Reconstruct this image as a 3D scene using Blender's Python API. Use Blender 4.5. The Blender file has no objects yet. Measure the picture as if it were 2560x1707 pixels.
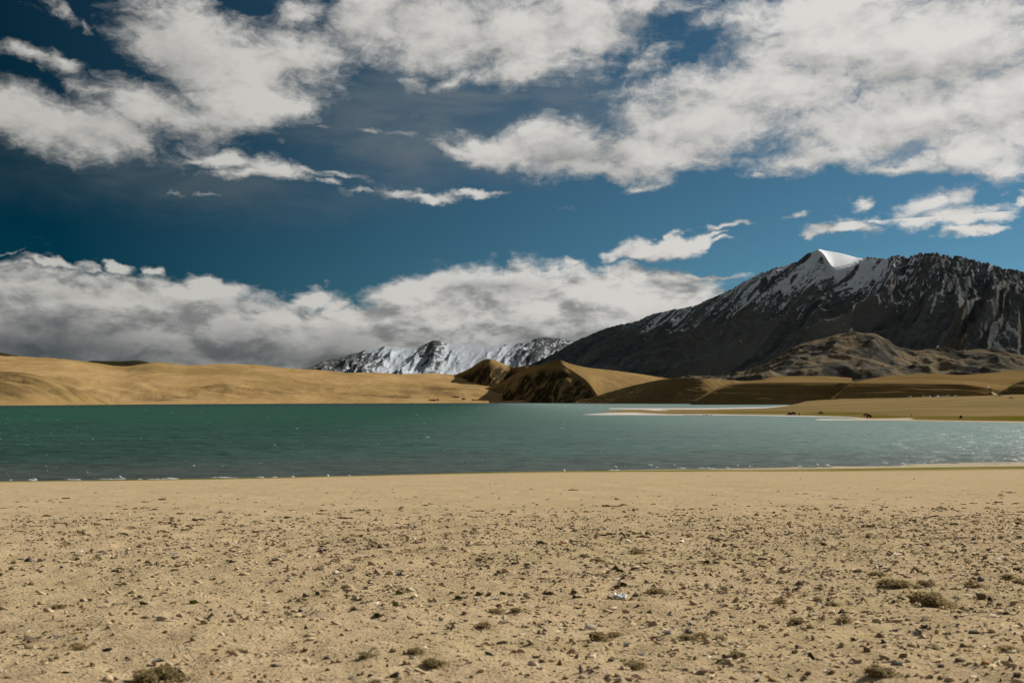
import bpy, math, random
import numpy as np

# ------------------------------------------------------------------ camera, sky, sun, exposure
sc = bpy.context.scene
COL = sc.collection
F, PX0, PYH, H = 2489.0, 1280.0, 1000.0, 8.0      # focal length and horizon of the photograph, eye height over the lake
R = math.radians
SUN_AZ, SUN_EL = 50.0, 29.0

cam = bpy.data.cameras.new('camera')
camo = bpy.data.objects.new('camera', cam)
COL.objects.link(camo)
camo.location = (0, 0, H)
camo.rotation_euler = (math.pi / 2, 0, 0)
cam.sensor_width = 36.0
cam.lens = 36.0 * F / 2560.0
cam.shift_y = (PYH - 853.5) / 2560.0
cam.clip_start = 0.5
cam.clip_end = 60000
cam.dof.use_dof = True
cam.dof.focus_distance = 22.0
cam.dof.aperture_fstop = 3.2
sc.camera = camo

sc.view_settings.view_transform = 'Standard'
sc.view_settings.look = 'None'
sc.view_settings.gamma = 1
sc.view_settings.use_curve_mapping = False
sc.view_settings.exposure = 0.35
try:
    sc.cycles.use_denoising = True
    sc.cycles.denoising_input_passes = 'RGB_ALBEDO_NORMAL'
    sc.cycles.denoising_prefilter = 'ACCURATE'
    sc.cycles.max_bounces = 5
    sc.cycles.diffuse_bounces = 2
    sc.cycles.glossy_bounces = 2
    sc.cycles.caustics_reflective = False
    sc.cycles.caustics_refractive = False
except Exception:
    pass

sun = bpy.data.lights.new('sun', 'SUN')
sun.energy = 4.6
sun.angle = R(0.53)
sun.color = (1.0, 0.94, 0.84)
suno = bpy.data.objects.new('sun', sun)
COL.objects.link(suno)
suno.rotation_euler = (R(90 - SUN_EL), 0, R(180 - SUN_AZ))   # light comes from azimuth SUN_AZ, clockwise from +Y
suno.location = (300, 300, 400)


class NT:
    """tiny node helper"""
    def __init__(self, tree):
        self.t = tree
    def n(self, typ, **kw):
        nd = self.t.nodes.new(typ)
        for k, v in kw.items():
            setattr(nd, k, v)
        return nd
    def put(self, sock, v):
        if isinstance(v, bpy.types.NodeSocket):
            self.t.links.new(v, sock)
        elif v is not None:
            if hasattr(sock, 'default_value') and hasattr(sock.default_value, '__len__') and not hasattr(v, '__len__'):
                sock.default_value = [v] * len(sock.default_value)
            elif sock.type == 'RGBA' and len(v) == 3:
                sock.default_value = (*v, 1)
            else:
                sock.default_value = v
    def m(self, op, a, b=None, c=None, clamp=False):
        nd = self.n('ShaderNodeMath', operation=op, use_clamp=clamp)
        for i, v in enumerate((a, b, c)):
            if v is not None:
                self.put(nd.inputs[i], v)
        return nd.outputs[0]
    def vm(self, op, a, b=None, c=None):
        nd = self.n('ShaderNodeVectorMath', operation=op)
        for i, v in enumerate((a, b, c)):
            if v is not None:
                self.put(nd.inputs[i], v)
        return nd.outputs['Value'] if op in ('DOT_PRODUCT', 'LENGTH', 'DISTANCE') else nd.outputs[0]
    def ss(self, x, a, b, lo=0.0, hi=1.0, kind='SMOOTHSTEP'):
        nd = self.n('ShaderNodeMapRange', interpolation_type=kind, clamp=True) if kind == 'LINEAR' else self.n('ShaderNodeMapRange', interpolation_type=kind)
        for i, v in enumerate((x, a, b, lo, hi)):
            self.put(nd.inputs[i], v)
        return nd.outputs[0]
    def mix(self, f, a, b, blend='MIX'):
        nd = self.n('ShaderNodeMix', data_type='RGBA', blend_type=blend)
        self.put(nd.inputs[0], f)
        self.put(nd.inputs[6], a)
        self.put(nd.inputs[7], b)
        return nd.outputs[2]
    def noise(self, vec, scale, detail=4, rough=0.55, dist=0.0, lac=2.0):
        nd = self.n('ShaderNodeTexNoise')
        self.put(nd.inputs['Vector'], vec)
        self.put(nd.inputs['Scale'], scale)
        nd.inputs['Detail'].default_value = detail
        nd.inputs['Roughness'].default_value = rough
        nd.inputs['Lacunarity'].default_value = lac
        self.put(nd.inputs['Distortion'], dist)
        return nd.outputs[0]
    def vor(self, vec, scale, feature='F1', out='Distance', rnd=1.0):
        nd = self.n('ShaderNodeTexVoronoi', feature=feature)
        self.put(nd.inputs['Vector'], vec)
        self.put(nd.inputs['Scale'], scale)
        nd.inputs['Randomness'].default_value = rnd
        return nd.outputs[out]
    def mapping(self, vec, loc=(0, 0, 0), rot=(0, 0, 0), scale=(1, 1, 1), kind='POINT'):
        nd = self.n('ShaderNodeMapping', vector_type=kind)
        self.put(nd.inputs[0], vec)
        nd.inputs['Location'].default_value = loc
        nd.inputs['Rotation'].default_value = rot
        nd.inputs['Scale'].default_value = scale
        return nd.outputs[0]
    def xyz(self, v):
        nd = self.n('ShaderNodeSeparateXYZ')
        self.put(nd.inputs[0], v)
        return nd.outputs
    def comb(self, x, y, z=0.0):
        nd = self.n('ShaderNodeCombineXYZ')
        for i, v in enumerate((x, y, z)):
            self.put(nd.inputs[i], v)
        return nd.outputs[0]
    def attr(self, name):
        nd = self.n('ShaderNodeAttribute', attribute_name=name)
        return nd.outputs['Fac']
    def bump(self, h, strength=0.5, dist=0.1, normal=None):
        nd = self.n('ShaderNodeBump')
        nd.inputs['Strength'].default_value = strength
        nd.inputs['Distance'].default_value = dist
        self.put(nd.inputs['Height'], h)
        self.put(nd.inputs['Normal'], normal)
        return nd.outputs[0]


# ---- the sky: Nishita blue with a procedural cloud layer in (azimuth, elevation)
world = bpy.data.worlds.new('World')
sc.world = world
world.use_nodes = True
W = NT(world.node_tree)
for nd in list(world.node_tree.nodes):
    world.node_tree.nodes.remove(nd)
WS = 0.1                                            # world strength
CLOUDS = [
 (450,110,150,90,-25,1),(600,150,200,105,-10,1),(740,150,120,80,0,1),(600,240,170,80,0,1),(700,285,100,50,20,.9),(520,190,140,80,0,.9),
 (90,305,200,75,-12,1),(270,325,150,60,-10,.9),(420,285,170,55,-12,.9),(570,300,110,45,0,.85),(250,235,80,28,-10,.6),
 (80,140,100,26,-5,.75),(165,158,60,30,-15,.75),(160,40,60,22,-35,.5),(225,75,36,18,-40,.5),(480,5,120,22,0,.6),
 (750,35,90,40,10,.7),(930,60,120,80,0,.95),(1080,75,200,95,0,1),(1300,85,230,105,0,1),(1470,60,150,80,0,1),(1330,165,140,45,0,.8),
 (1110,200,90,30,10,.6),(1020,222,40,26,30,.55),(1600,165,90,36,20,.65),(1620,15,150,28,0,.7),(860,215,36,44,0,.40),(820,150,50,36,0,.5),
 (2080,95,250,120,0,1),(2350,120,300,150,0,1),(1900,235,320,85,0,1),(2250,300,350,95,0,1),(1750,300,230,75,0,1),(1600,380,220,62,0,1),
 (1400,372,160,62,0,1),(1250,380,130,40,-8,1),(1150,380,75,22,-8,.85),(2450,380,150,48,-10,.9),(1500,425,170,32,0,.9),(2050,395,210,36,5,.85),
 (2270,408,100,24,-5,.8),(1600,462,75,14,5,.7),(2520,260,150,140,0,1),(2080,20,330,40,0,.9),(2470,412,70,20,-15,.75),(1960,120,120,50,35,.8),
 (560,395,100,24,-8,.8),(690,425,105,28,-10,.85),(620,440,90,18,0,.7),(780,435,55,14,-10,.7),(840,440,55,9,-8,.6),(820,465,36,9,0,.6),(490,390,46,14,0,.6),
 (1060,485,115,14,-4,.8),(1190,490,75,10,0,.75),(890,482,40,7,0,.55),(1000,474,55,9,10,.6),
 (530,492,38,8,0,.5),(420,487,50,6,0,.4),(930,328,46,12,5,.5),(1000,330,46,7,0,.38),(800,330,56,11,0,.35),
 (120,745,320,72,-2,1),(0,805,320,100,0,1),(350,765,300,70,-2,1),(520,735,110,42,-6,.95),(500,825,400,90,0,1),(250,875,500,60,0,1),
 (700,835,250,62,0,1),(850,855,350,80,0,1),(950,805,240,50,0,1),(600,768,50,28,20,.65),(655,765,26,20,30,.5),(500,697,70,9,3,.65),
 (300,960,900,60,0,1),(1100,940,700,60,0,1),(1750,860,300,90,0,.9),
 (1080,745,160,52,0,1),(1250,722,220,62,0,1),(1450,727,240,62,0,1),(1620,722,170,48,0,1),(1350,800,400,76,0,1),(1600,785,300,64,0,1),
 (1750,690,110,12,0,.75),(1720,748,100,28,10,.9),(1180,860,500,60,0,1),(1000,745,76,34,10,.9),(1400,675,140,14,0,.6),
 (110,655,46,11,0,.65),(170,660,52,13,-15,.65),(230,670,32,12,-20,.65),(300,673,34,13,-5,.75),(375,668,28,15,0,.7),(60,665,40,7,-5,.5),(30,635,40,6,0,.38),
 (780,740,70,24,10,.8),(740,755,52,16,10,.65),(850,750,52,20,5,.7),(830,777,66,16,0,.8),
 (1560,630,36,18,10,.8),(1650,615,95,28,5,.95),(1705,605,95,24,10,.9),(1600,632,60,16,0,.8),(1640,590,46,11,30,.6),(1780,585,56,9,-3,.75),(1830,568,80,8,4,.75),(1440,655,46,8,0,.55),(1800,605,56,8,0,.55),
 (1990,536,42,10,12,.65),(2165,512,34,13,25,.65),(2090,578,80,19,-4,.85),(2330,510,100,28,18,.85),(2400,498,52,28,20,.8),(2400,545,130,25,6,.85),(2420,580,85,14,4,.8),
 (2480,520,46,13,5,.65),(1908,440,28,15,0,.7),(2050,425,80,10,15,.55),(1960,452,12,10,0,.45),(2552,490,18,22,0,.6),(2180,555,56,9,5,.45),
]
DARK = [
 (100,885,680,100,0,1.0),(650,885,520,75,0,.85),(40,840,240,70,0,.6),(450,815,260,34,0,.4),(60,740,160,28,0,.35),(900,890,350,55,0,.5),(1350,850,260,55,0,.45),(1240,715,130,32,0,.5),(1000,880,300,50,0,.3),
 (1450,400,140,45,0,.45),(420,170,100,70,0,.35),(1900,330,320,70,0,.15),(430,330,300,40,0,.12),(2200,200,320,70,0,.10),(560,760,200,25,0,.3),(300,790,220,22,0,.3),(1640,800,160,40,0,.25),
]
VEIL = [(1150,290,520,190,0,1.0),(1000,360,420,150,0,.8),(400,450,800,110,0,.7),(1250,180,300,200,0,.5)]


def to_azel(px, py):
    u = (px - PX0) / F
    v = (PYH - py) / F
    a = math.atan(u)
    return a, math.atan(v * math.cos(a)), math.cos(a)


def blobs(tab, grow, vec):
    prev = None
    for (x, y, rx, ry, rot, w) in tab:
        a, e, c = to_azel(x, y)
        mp = W.mapping(vec, (a, e, 0), (0, 0, R(rot)), (rx * grow / F * c, ry * grow / F * c, 1), 'TEXTURE')
        g = W.n('ShaderNodeTexGradient', gradient_type='SPHERICAL')
        W.put(g.inputs[0], mp)
        v = W.m('MULTIPLY', g.outputs[1], w)
        prev = v if prev is None else W.m('SMOOTH_MAX', prev, v, 0.08)
    return prev


def sky_base():
    """direction, warped layout coordinates, clear sky and cloud colours inside the current node tree"""
    global gen, az, el, P0, P, sunward, blue, cl_hi, cl_lo, veilc
    gen = W.n('ShaderNodeTexCoord').outputs['Generated']
    dx, dy, dz = W.xyz(gen)
    az = W.m('ARCTAN2', dx, dy)
    el = W.m('ARCSINE', dz)
    P0 = W.comb(az, el)
    # ragged cloud outlines: warp the layout
    wa = W.n('ShaderNodeTexNoise'); W.put(wa.inputs['Vector'], W.mapping(P0, scale=(1, 1.5, 1))); wa.inputs['Scale'].default_value = 16; wa.inputs['Detail'].default_value = 5; wa.inputs['Roughness'].default_value = 0.6
    warp = W.vm('MULTIPLY', W.vm('SUBTRACT', wa.outputs['Color'], (0.5, 0.5, 0.5)), (0.075, 0.045, 0))
    P = W.vm('ADD', P0, warp)

    # towards the sun the air and the clouds are brighter
    sd = (math.sin(R(SUN_AZ)) * math.cos(R(SUN_EL)), math.cos(R(SUN_AZ)) * math.cos(R(SUN_EL)), math.sin(R(SUN_EL)))
    cosun = W.vm('DOT_PRODUCT', gen, sd)
    sunward = W.ss(cosun, 0.30, 1.0, 0, 1, 'LINEAR')

    sky = W.n('ShaderNodeTexSky', sky_type='NISHITA')
    sky.sun_disc = False
    sky.sun_elevation = R(SUN_EL)
    sky.sun_rotation = R(SUN_AZ)
    sky.altitude = 4600
    sky.air_density = 1.0
    sky.dust_density = 0.2
    sky.ozone_density = 2.0
    # deep, polarised high-altitude blue: strongest away from the sun
    pol = W.mix(sunward, (0.005, 0.135, 0.140), (0.54, 0.82, 0.73))
    hz = W.ss(el, 0.0, 0.42, 0.62, 0.55)
    blue = W.mix(1.0, sky.outputs[0], pol, 'MULTIPLY')
    blue = W.mix(1.0, blue, hz, 'MULTIPLY')
    K = 1.0 / WS / (2 ** 0.35)
    cl_hi = W.mix(sunward, (0.50 * K, 0.49 * K, 0.46 * K), (0.74 * K, 0.725 * K, 0.695 * K))
    cl_lo = (0.060 * K, 0.072 * K, 0.080 * K)
    veilc = W.mix(sunward, (0.034 * K, 0.062 * K, 0.078 * K), (0.20 * K, 0.25 * K, 0.30 * K))


def cloud_sky(ctab, dtab, vtab, low):
    """one region of the sky as a node group; the regions only share out the work"""
    global W
    grp = bpy.data.node_groups.new('sky_region', 'ShaderNodeTree')
    grp.interface.new_socket('Background', in_out='OUTPUT', socket_type='NodeSocketShader')
    W = NT(grp)
    sky_base()
    grow = 1.62 if low else 1.64
    cover = blobs(ctab, grow, P) if ctab else 0.0
    cover_up = blobs(ctab, grow, W.vm('ADD', P, (0.009, 0.017, 0))) if ctab else 0.0
    form = W.m('SUBTRACT', cover, cover_up)
    if True:
        # beyond the frame the same kind of broken cloud goes on
        far_side = W.m('MAXIMUM', W.ss(W.m('ABSOLUTE', az), 0.50, 0.66), W.ss(el, 0.40, 0.52))
        wide = W.ss(W.noise(W.mapping(P, scale=(1, 1.6, 1)), 3.2, 3, 0.5), 0.42, 0.66)
        cover = W.m('MAXIMUM', cover, W.m('MULTIPLY', W.m('MULTIPLY', far_side, wide), 0.8))
    dk = blobs(dtab, 1.3, P) if dtab else 0.0
    stretch = 2.1 if low else 1.75
    sc_ = 15.0 if low else 17.0
    detail = lambda vec: W.noise(W.mapping(vec, scale=(1, stretch, 1)), sc_, 9, 0.60, 0.25)
    n0 = detail(P0)
    n1 = detail(W.vm('ADD', P0, (0.006, 0.010, 0)))
    n2 = detail(W.vm('ADD', P0, (0.018, 0.026, 0)))
    fine = W.noise(W.mapping(P, scale=(1, stretch, 1)), 60.0, 6, 0.62, 0.3)
    d0 = W.m('ADD', W.m('MULTIPLY', cover, 1.28 if low else 1.1), W.m('MULTIPLY', W.m('SUBTRACT', n0, 0.5), 0.95))
    d0 = W.m('ADD', d0, W.m('MULTIPLY', W.m('SUBTRACT', fine, 0.5), 0.42 if low else 0.62))
    alpha = W.ss(d0, 0.23, 0.68) if low else W.ss(d0, 0.20, 0.78)
    g1, g2 = (1.9, 2.2) if low else (0.7, 0.65)
    relief = W.m('ADD', W.m('MULTIPLY', W.m('SUBTRACT', n0, n1), g1), W.m('MULTIPLY', W.m('SUBTRACT', n0, n2), g2))
    relief = W.m('ADD', relief, W.m('MULTIPLY', W.m('SUBTRACT', fine, 0.5), 0.25))
    soft = W.noise(W.mapping(P, scale=(1, stretch, 1)), 5.0, 3, 0.5)
    relief = W.m('ADD', relief, W.m('MULTIPLY', form, 0.75 if low else 0.40))
    relief = W.m('ADD', relief, W.m('MULTIPLY', W.m('SUBTRACT', soft, 0.5), 0.6 if low else 0.9))
    if low:
        lit = W.m('ADD', W.m('SUBTRACT', 0.74, W.m('MULTIPLY', W.ss(d0, 0.7, 1.5), 0.12)), relief)
    else:
        lit = W.m('ADD', W.m('ADD', 0.58, W.m('MULTIPLY', W.ss(d0, 0.35, 1.2), 0.26)), relief)
    lit = W.ss(lit, 0.05, 1.15, 0.34, 1.05) if low else W.ss(lit, 0.1, 1.15, 0.50, 1.05)
    lit = W.m('MULTIPLY', lit, W.m('SUBTRACT', 1.0, dk), clamp=True)
    skyc = blue
    if vtab:
        vn = W.noise(W.mapping(P0, rot=(0, 0, R(-14)), scale=(1, 3.4, 1)), 7.0, 7, 0.62, 0.8)
        vf = W.m('MULTIPLY', W.ss(blobs(vtab, 1.2, P), 0.05, 0.7), W.ss(vn, 0.30, 0.68, 0.25, 1.0))
        skyc = W.mix(vf, blue, veilc)
    skyc = W.mix(alpha, skyc, W.mix(lit, cl_lo, cl_hi))
    bg = W.n('ShaderNodeBackground')
    W.put(bg.inputs[0], skyc)
    bg.inputs[1].default_value = WS
    go = W.n('NodeGroupOutput')
    grp.links.new(bg.outputs[0], go.inputs[0])
    W = NT(world.node_tree)
    gn = W.n('ShaderNodeGroup')
    gn.node_tree = grp
    return gn.outputs[0]


SPX, SPY = 1000, 575
def pick(tab, grow, left, upper):
    out = []
    for b in tab:
        x, y, rx, ry, rot, w = b
        c_, s_ = abs(math.cos(R(rot))), abs(math.sin(R(rot)))
        ex = (rx * c_ + ry * s_) * grow + 110
        ey = (rx * s_ + ry * c_) * grow + 70
        if (x - ex < SPX if left else x + ex > SPX) and (y - ey < SPY if upper else y + ey > SPY):
            out.append(b)
    return out


def mixsh(f, a, b):
    nd = W.n('ShaderNodeMixShader')
    W.put(nd.inputs[0], f)
    W.put(nd.inputs[1], a)
    W.put(nd.inputs[2], b)
    return nd.outputs[0]


quad = {(l, u): cloud_sky(pick(CLOUDS, 1.75, l, u), pick(DARK, 1.3, l, u), pick(VEIL, 1.2, l, u), not u) for l in (0, 1) for u in (0, 1)}
around = cloud_sky(None, None, None, False)
gx = W.n('ShaderNodeTexCoord').outputs['Generated']
dx, dy, dz = W.xyz(gx)
az = W.m('ARCTAN2', dx, dy)
el = W.m('ARCSINE', dz)
is_left = W.m('LESS_THAN', az, to_azel(SPX, 700)[0])
is_up = W.m('GREATER_THAN', el, to_azel(SPX, SPY)[1])
infront = mixsh(is_up, mixsh(is_left, quad[0, 0], quad[1, 0]), mixsh(is_left, quad[0, 1], quad[1, 1]))
below = W.n('ShaderNodeBackground')
W.put(below.inputs[0], (0.5, 0.45, 0.35))
below.inputs[1].default_value = WS
is_out = W.m('MAXIMUM', W.m('GREATER_THAN', W.m('ABSOLUTE', az), 0.66), W.m('GREATER_THAN', el, 0.52))
shader = mixsh(is_out, infront, around)
shader = mixsh(W.m('LESS_THAN', el, -0.01), shader, below.outputs[0])
wo = W.n('ShaderNodeOutputWorld')
world.node_tree.links.new(shader, wo.inputs[0])
world.cycles.sampling_method = 'MANUAL'
world.cycles.sample_map_resolution = 512

# ------------------------------------------------------------------ helpers for terrain and objects
def _hash(ix, iy, seed):
    h = (ix.astype(np.int64) * 374761393 + iy.astype(np.int64) * 668265263 + seed * 1442695041) & 0xFFFFFFFF
    h = ((h ^ (h >> 13)) * 1274126177) & 0xFFFFFFFF
    h = h ^ (h >> 16)
    return (h & 0xFFFF).astype(np.float64) / 65535.0 * 2 * math.pi

def pn(x, y, seed=0):
    x, y = np.broadcast_arrays(np.asarray(x, float), np.asarray(y, float))
    ix, iy = np.floor(x), np.floor(y)
    fx, fy = x - ix, y - iy
    u = fx * fx * fx * (fx * (fx * 6 - 15) + 10)
    v = fy * fy * fy * (fy * (fy * 6 - 15) + 10)
    def g(ox, oy):
        a = _hash(ix + ox, iy + oy, seed)
        return np.cos(a) * (fx - ox) + np.sin(a) * (fy - oy)
    a, b, c, d = g(0, 0), g(1, 0), g(0, 1), g(1, 1)
    return (a + (b - a) * u + (c - a) * v + (a - b - c + d) * u * v) * 1.5

def fbm(x, y, octv=5, seed=0, gain=0.5, lac=2.03):
    s, a = 0.0, 1.0
    for i in range(octv):
        s = s + a * pn(x, y, seed + i * 17)
        x, y, a = x * lac, y * lac, a * gain
    return s

def ridged(x, y, octv=5, seed=0, gain=0.5, lac=2.1):
    s, a, w = 0.0, 1.0, 1.0
    for i in range(octv):
        r = (1 - np.abs(pn(x, y, seed + i * 31)) * 1.6).clip(0, 1) ** 2
        s = s + a * r * w
        w = (r * 1.4).clip(0, 1)
        x, y, a = x * lac, y * lac, a * gain
    return s

def sstep(x, a, b):
    t = ((np.asarray(x, float) - a) / (b - a)).clip(0, 1)
    return t * t * (3 - 2 * t)

def curve(pts, x):
    """smooth (monotone cubic) curve through control points"""
    p = np.array(sorted(pts), float)
    xs, ys = p[:, 0], p[:, 1]
    if len(xs) == 1:
        return np.full_like(np.asarray(x, float), ys[0])
    h = np.diff(xs); d = np.diff(ys) / h
    m = np.zeros(len(xs)); m[0], m[-1] = d[0], d[-1]
    for i in range(1, len(xs) - 1):
        if d[i - 1] * d[i] > 0:
            w1, w2 = 2 * h[i] + h[i - 1], h[i] + 2 * h[i - 1]
            m[i] = (w1 + w2) / (w1 / d[i - 1] + w2 / d[i])
    x = np.asarray(x, float)
    k = np.clip(np.searchsorted(xs, x) - 1, 0, len(xs) - 2)
    t = ((x - xs[k]) / h[k]).clip(0, 1)
    t2, t3 = t * t, t * t * t
    return (2*t3-3*t2+1)*ys[k] + (t3-2*t2+t)*h[k]*m[k] + (-2*t3+3*t2)*ys[k+1] + (t3-t2)*h[k]*m[k+1]

def mesh_obj(name, verts, faces, mat=None, smooth=True, parent=None, attrs=None, link=True):
    me = bpy.data.meshes.new(name)
    verts = np.asarray(verts, np.float32)
    faces = np.asarray(faces, np.int32)
    nv, nf, k = len(verts), len(faces), faces.shape[1]
    me.vertices.add(nv); me.vertices.foreach_set('co', verts.ravel())
    me.loops.add(nf * k); me.loops.foreach_set('vertex_index', faces.ravel())
    me.polygons.add(nf)
    me.polygons.foreach_set('loop_start', np.arange(0, nf * k, k, dtype=np.int32))
    if smooth:
        me.polygons.foreach_set('use_smooth', np.ones(nf, bool))
    for an, av in (attrs or {}).items():
        a = me.attributes.new(an, 'FLOAT', 'POINT')
        a.data.foreach_set('value', np.asarray(av, np.float32).ravel())
    me.update(calc_edges=True)
    if mat:
        me.materials.append(mat)
    if not link:
        return me
    o = bpy.data.objects.new(name, me)
    COL.objects.link(o)
    if parent:
        o.parent = parent
    return o

def grid_faces(nr, nc):
    i = np.arange(nr - 1)[:, None] * nc + np.arange(nc - 1)[None]
    return np.stack([i, i + 1, i + nc + 1, i + nc], -1).reshape(-1, 4)

def grid_obj(name, X, Y, Z, mat, attrs=None):
    v = np.stack([X, Y, Z], -1).reshape(-1, 3)
    o = mesh_obj(name, v, grid_faces(*X.shape), mat, attrs=attrs)
    o['kind'] = 'structure'
    return o

def zof(py, Y):
    return H + (PYH - py) * Y / F

def tag(o, label, cat, group=None, kind=None):
    o['label'] = label; o['category'] = cat
    if group: o['group'] = group
    if kind: o['kind'] = kind
    return o

def empty(name, loc, rz=0.0):
    o = bpy.data.objects.new(name, None)
    o.location = loc
    o.rotation_euler = (0, 0, rz)
    o.empty_display_size = 0.1
    COL.objects.link(o)
    return o

def new_mat(name):
    m = bpy.data.materials.new(name)
    m.use_nodes = True
    t = NT(m.node_tree)
    b = m.node_tree.nodes['Principled BSDF']
    b.inputs['Roughness'].default_value = 0.95
    b.inputs['Specular IOR Level'].default_value = 0.0
    return m, t, b

def plain(name, col, rough=0.9, spec=0.2, vary=0.0, scale=20.0):
    m, t, b = new_mat(name)
    b.inputs['Roughness'].default_value = rough
    b.inputs['Specular IOR Level'].default_value = spec
    if vary:
        geo = t.n('ShaderNodeNewGeometry').outputs['Position']
        rnd = t.n('ShaderNodeObjectInfo').outputs['Random']
        n = t.noise(geo, scale, 4)
        f = t.m('ADD', t.m('MULTIPLY', n, 0.7), t.m('MULTIPLY', rnd, 0.3))
        lo = tuple(c * (1 - vary) for c in col); hi = tuple(min(1, c * (1 + vary)) for c in col)
        t.put(b.inputs['Base Color'], t.mix(t.ss(f, 0.3, 0.7), lo, hi))
    else:
        t.put(b.inputs['Base Color'], col)
    return m

# ------------------------------------------------------------------ materials of the land
def land_mat(name, c1, c2, c3, scale, stretch=(1, 1, 1), rot=0.0, bump=0.3, bscale=None, bdist=2.0, dark=None):
    m, t, b = new_mat(name)
    pos = t.n('ShaderNodeNewGeometry').outputs['Position']
    mp = t.mapping(pos, rot=(0, 0, rot), scale=stretch)
    n1 = t.noise(mp, scale, 7, 0.62, 0.4)
    n2 = t.noise(pos, scale * 0.23, 4, 0.55, 0.3)
    n3 = t.noise(mp, scale * 5, 5, 0.65)
    c = t.mix(t.ss(n1, 0.35, 0.65), c1, c2)
    c = t.mix(t.ss(n2, 0.48, 0.64, 0, 0.75), c, c3)
    c = t.mix(t.ss(n3, 0.3, 0.7, 0, 0.35), c, t.mix(1.0, c, (0.62, 0.60, 0.55), 'MULTIPLY'))
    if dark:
        d = t.attr('scree_shade')  # random darker ground; on the peaked hills painted shade
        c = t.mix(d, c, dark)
    t.put(b.inputs['Base Color'], c)
    t.put(b.inputs['Normal'], t.bump(t.m('ADD', n1, t.m('MULTIPLY', n3, 0.4)), bump, bdist))
    return m

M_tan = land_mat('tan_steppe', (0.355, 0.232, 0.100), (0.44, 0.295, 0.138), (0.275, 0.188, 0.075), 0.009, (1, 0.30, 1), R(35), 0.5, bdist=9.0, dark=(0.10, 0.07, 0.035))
M_olive = land_mat('olive_slope', (0.18, 0.122, 0.052), (0.255, 0.175, 0.08), (0.125, 0.095, 0.042), 0.008, (0.4, 1, 1), 0, 0.3, bdist=4.0)
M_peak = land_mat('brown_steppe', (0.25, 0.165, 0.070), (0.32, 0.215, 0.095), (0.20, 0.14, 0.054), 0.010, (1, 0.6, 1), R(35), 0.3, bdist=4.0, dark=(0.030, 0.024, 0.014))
M_darkhill = land_mat('cloud_shadow_hill', (0.045, 0.038, 0.018), (0.065, 0.052, 0.025), (0.03, 0.03, 0.018), 0.006)

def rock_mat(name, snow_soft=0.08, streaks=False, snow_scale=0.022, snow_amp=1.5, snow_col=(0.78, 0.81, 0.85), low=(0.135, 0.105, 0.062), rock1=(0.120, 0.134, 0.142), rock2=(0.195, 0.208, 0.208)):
    m, t, b = new_mat(name)
    pos = t.n('ShaderNodeNewGeometry').outputs['Position']
    s = t.attr('snow'); g = t.attr('grassy')
    n1 = t.noise(pos, 0.004, 8, 0.6, 0.5)
    n2 = t.noise(t.mapping(pos, scale=(1, 1, 2.2)), 0.018, 7, 0.68, 0.3)
    if streaks:
        n3 = t.noise(t.comb(t.attr('along'), t.m('MULTIPLY', t.attr('up'), 0.9), 0.0), 3.2, 8, 0.68, 0.15)
    else:
        n3 = t.noise(t.mapping(pos, rot=(0, 0, R(-35)), scale=(1, 0.22, 0.3)), 0.012, 6, 0.65, 0.2)
    c = t.mix(t.ss(n1, 0.38, 0.62), rock1, rock2)
    c = t.mix(t.ss(n3, 0.47, 0.66, 0, 0.75), c, (0.235, 0.205, 0.16))
    c = t.mix(t.ss(n3, 0.46, 0.34, 0, 0.85), c, (0.050, 0.050, 0.048))
    c = t.mix(t.ss(n2, 0.35, 0.65, 0, 0.55), c, (0.046, 0.050, 0.053))
    if streaks:
        c = t.mix(t.m('MULTIPLY', t.attr('fan'), t.ss(n2, .3, .62, .15, .75)), c, (0.205, 0.192, 0.165))
    c = t.mix(t.m('MULTIPLY', g, t.ss(n2, 0.3, 0.62, 0.35, 1.0)), c, low)
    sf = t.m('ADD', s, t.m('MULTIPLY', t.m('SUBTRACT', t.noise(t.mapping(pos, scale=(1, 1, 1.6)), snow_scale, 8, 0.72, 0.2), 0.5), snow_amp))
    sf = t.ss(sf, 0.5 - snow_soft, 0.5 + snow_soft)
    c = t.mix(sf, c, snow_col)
    t.put(b.inputs['Base Color'], c)
    h = t.m('MULTIPLY', t.m('ADD', n2, t.m('MULTIPLY', n3, 0.6)), t.m('SUBTRACT', 1.0, t.m('MULTIPLY', sf, 0.75)))
    t.put(b.inputs['Normal'], t.bump(h, 0.55, 25.0))
    return m

M_rock = rock_mat('dark_rock', streaks=True)
M_snowrock = rock_mat('snowy_rock', 0.10, snow_scale=0.012, snow_amp=1.3, snow_col=(0.43, 0.47, 0.52), rock1=(0.085, 0.095, 0.108), rock2=(0.13, 0.138, 0.145))

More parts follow.
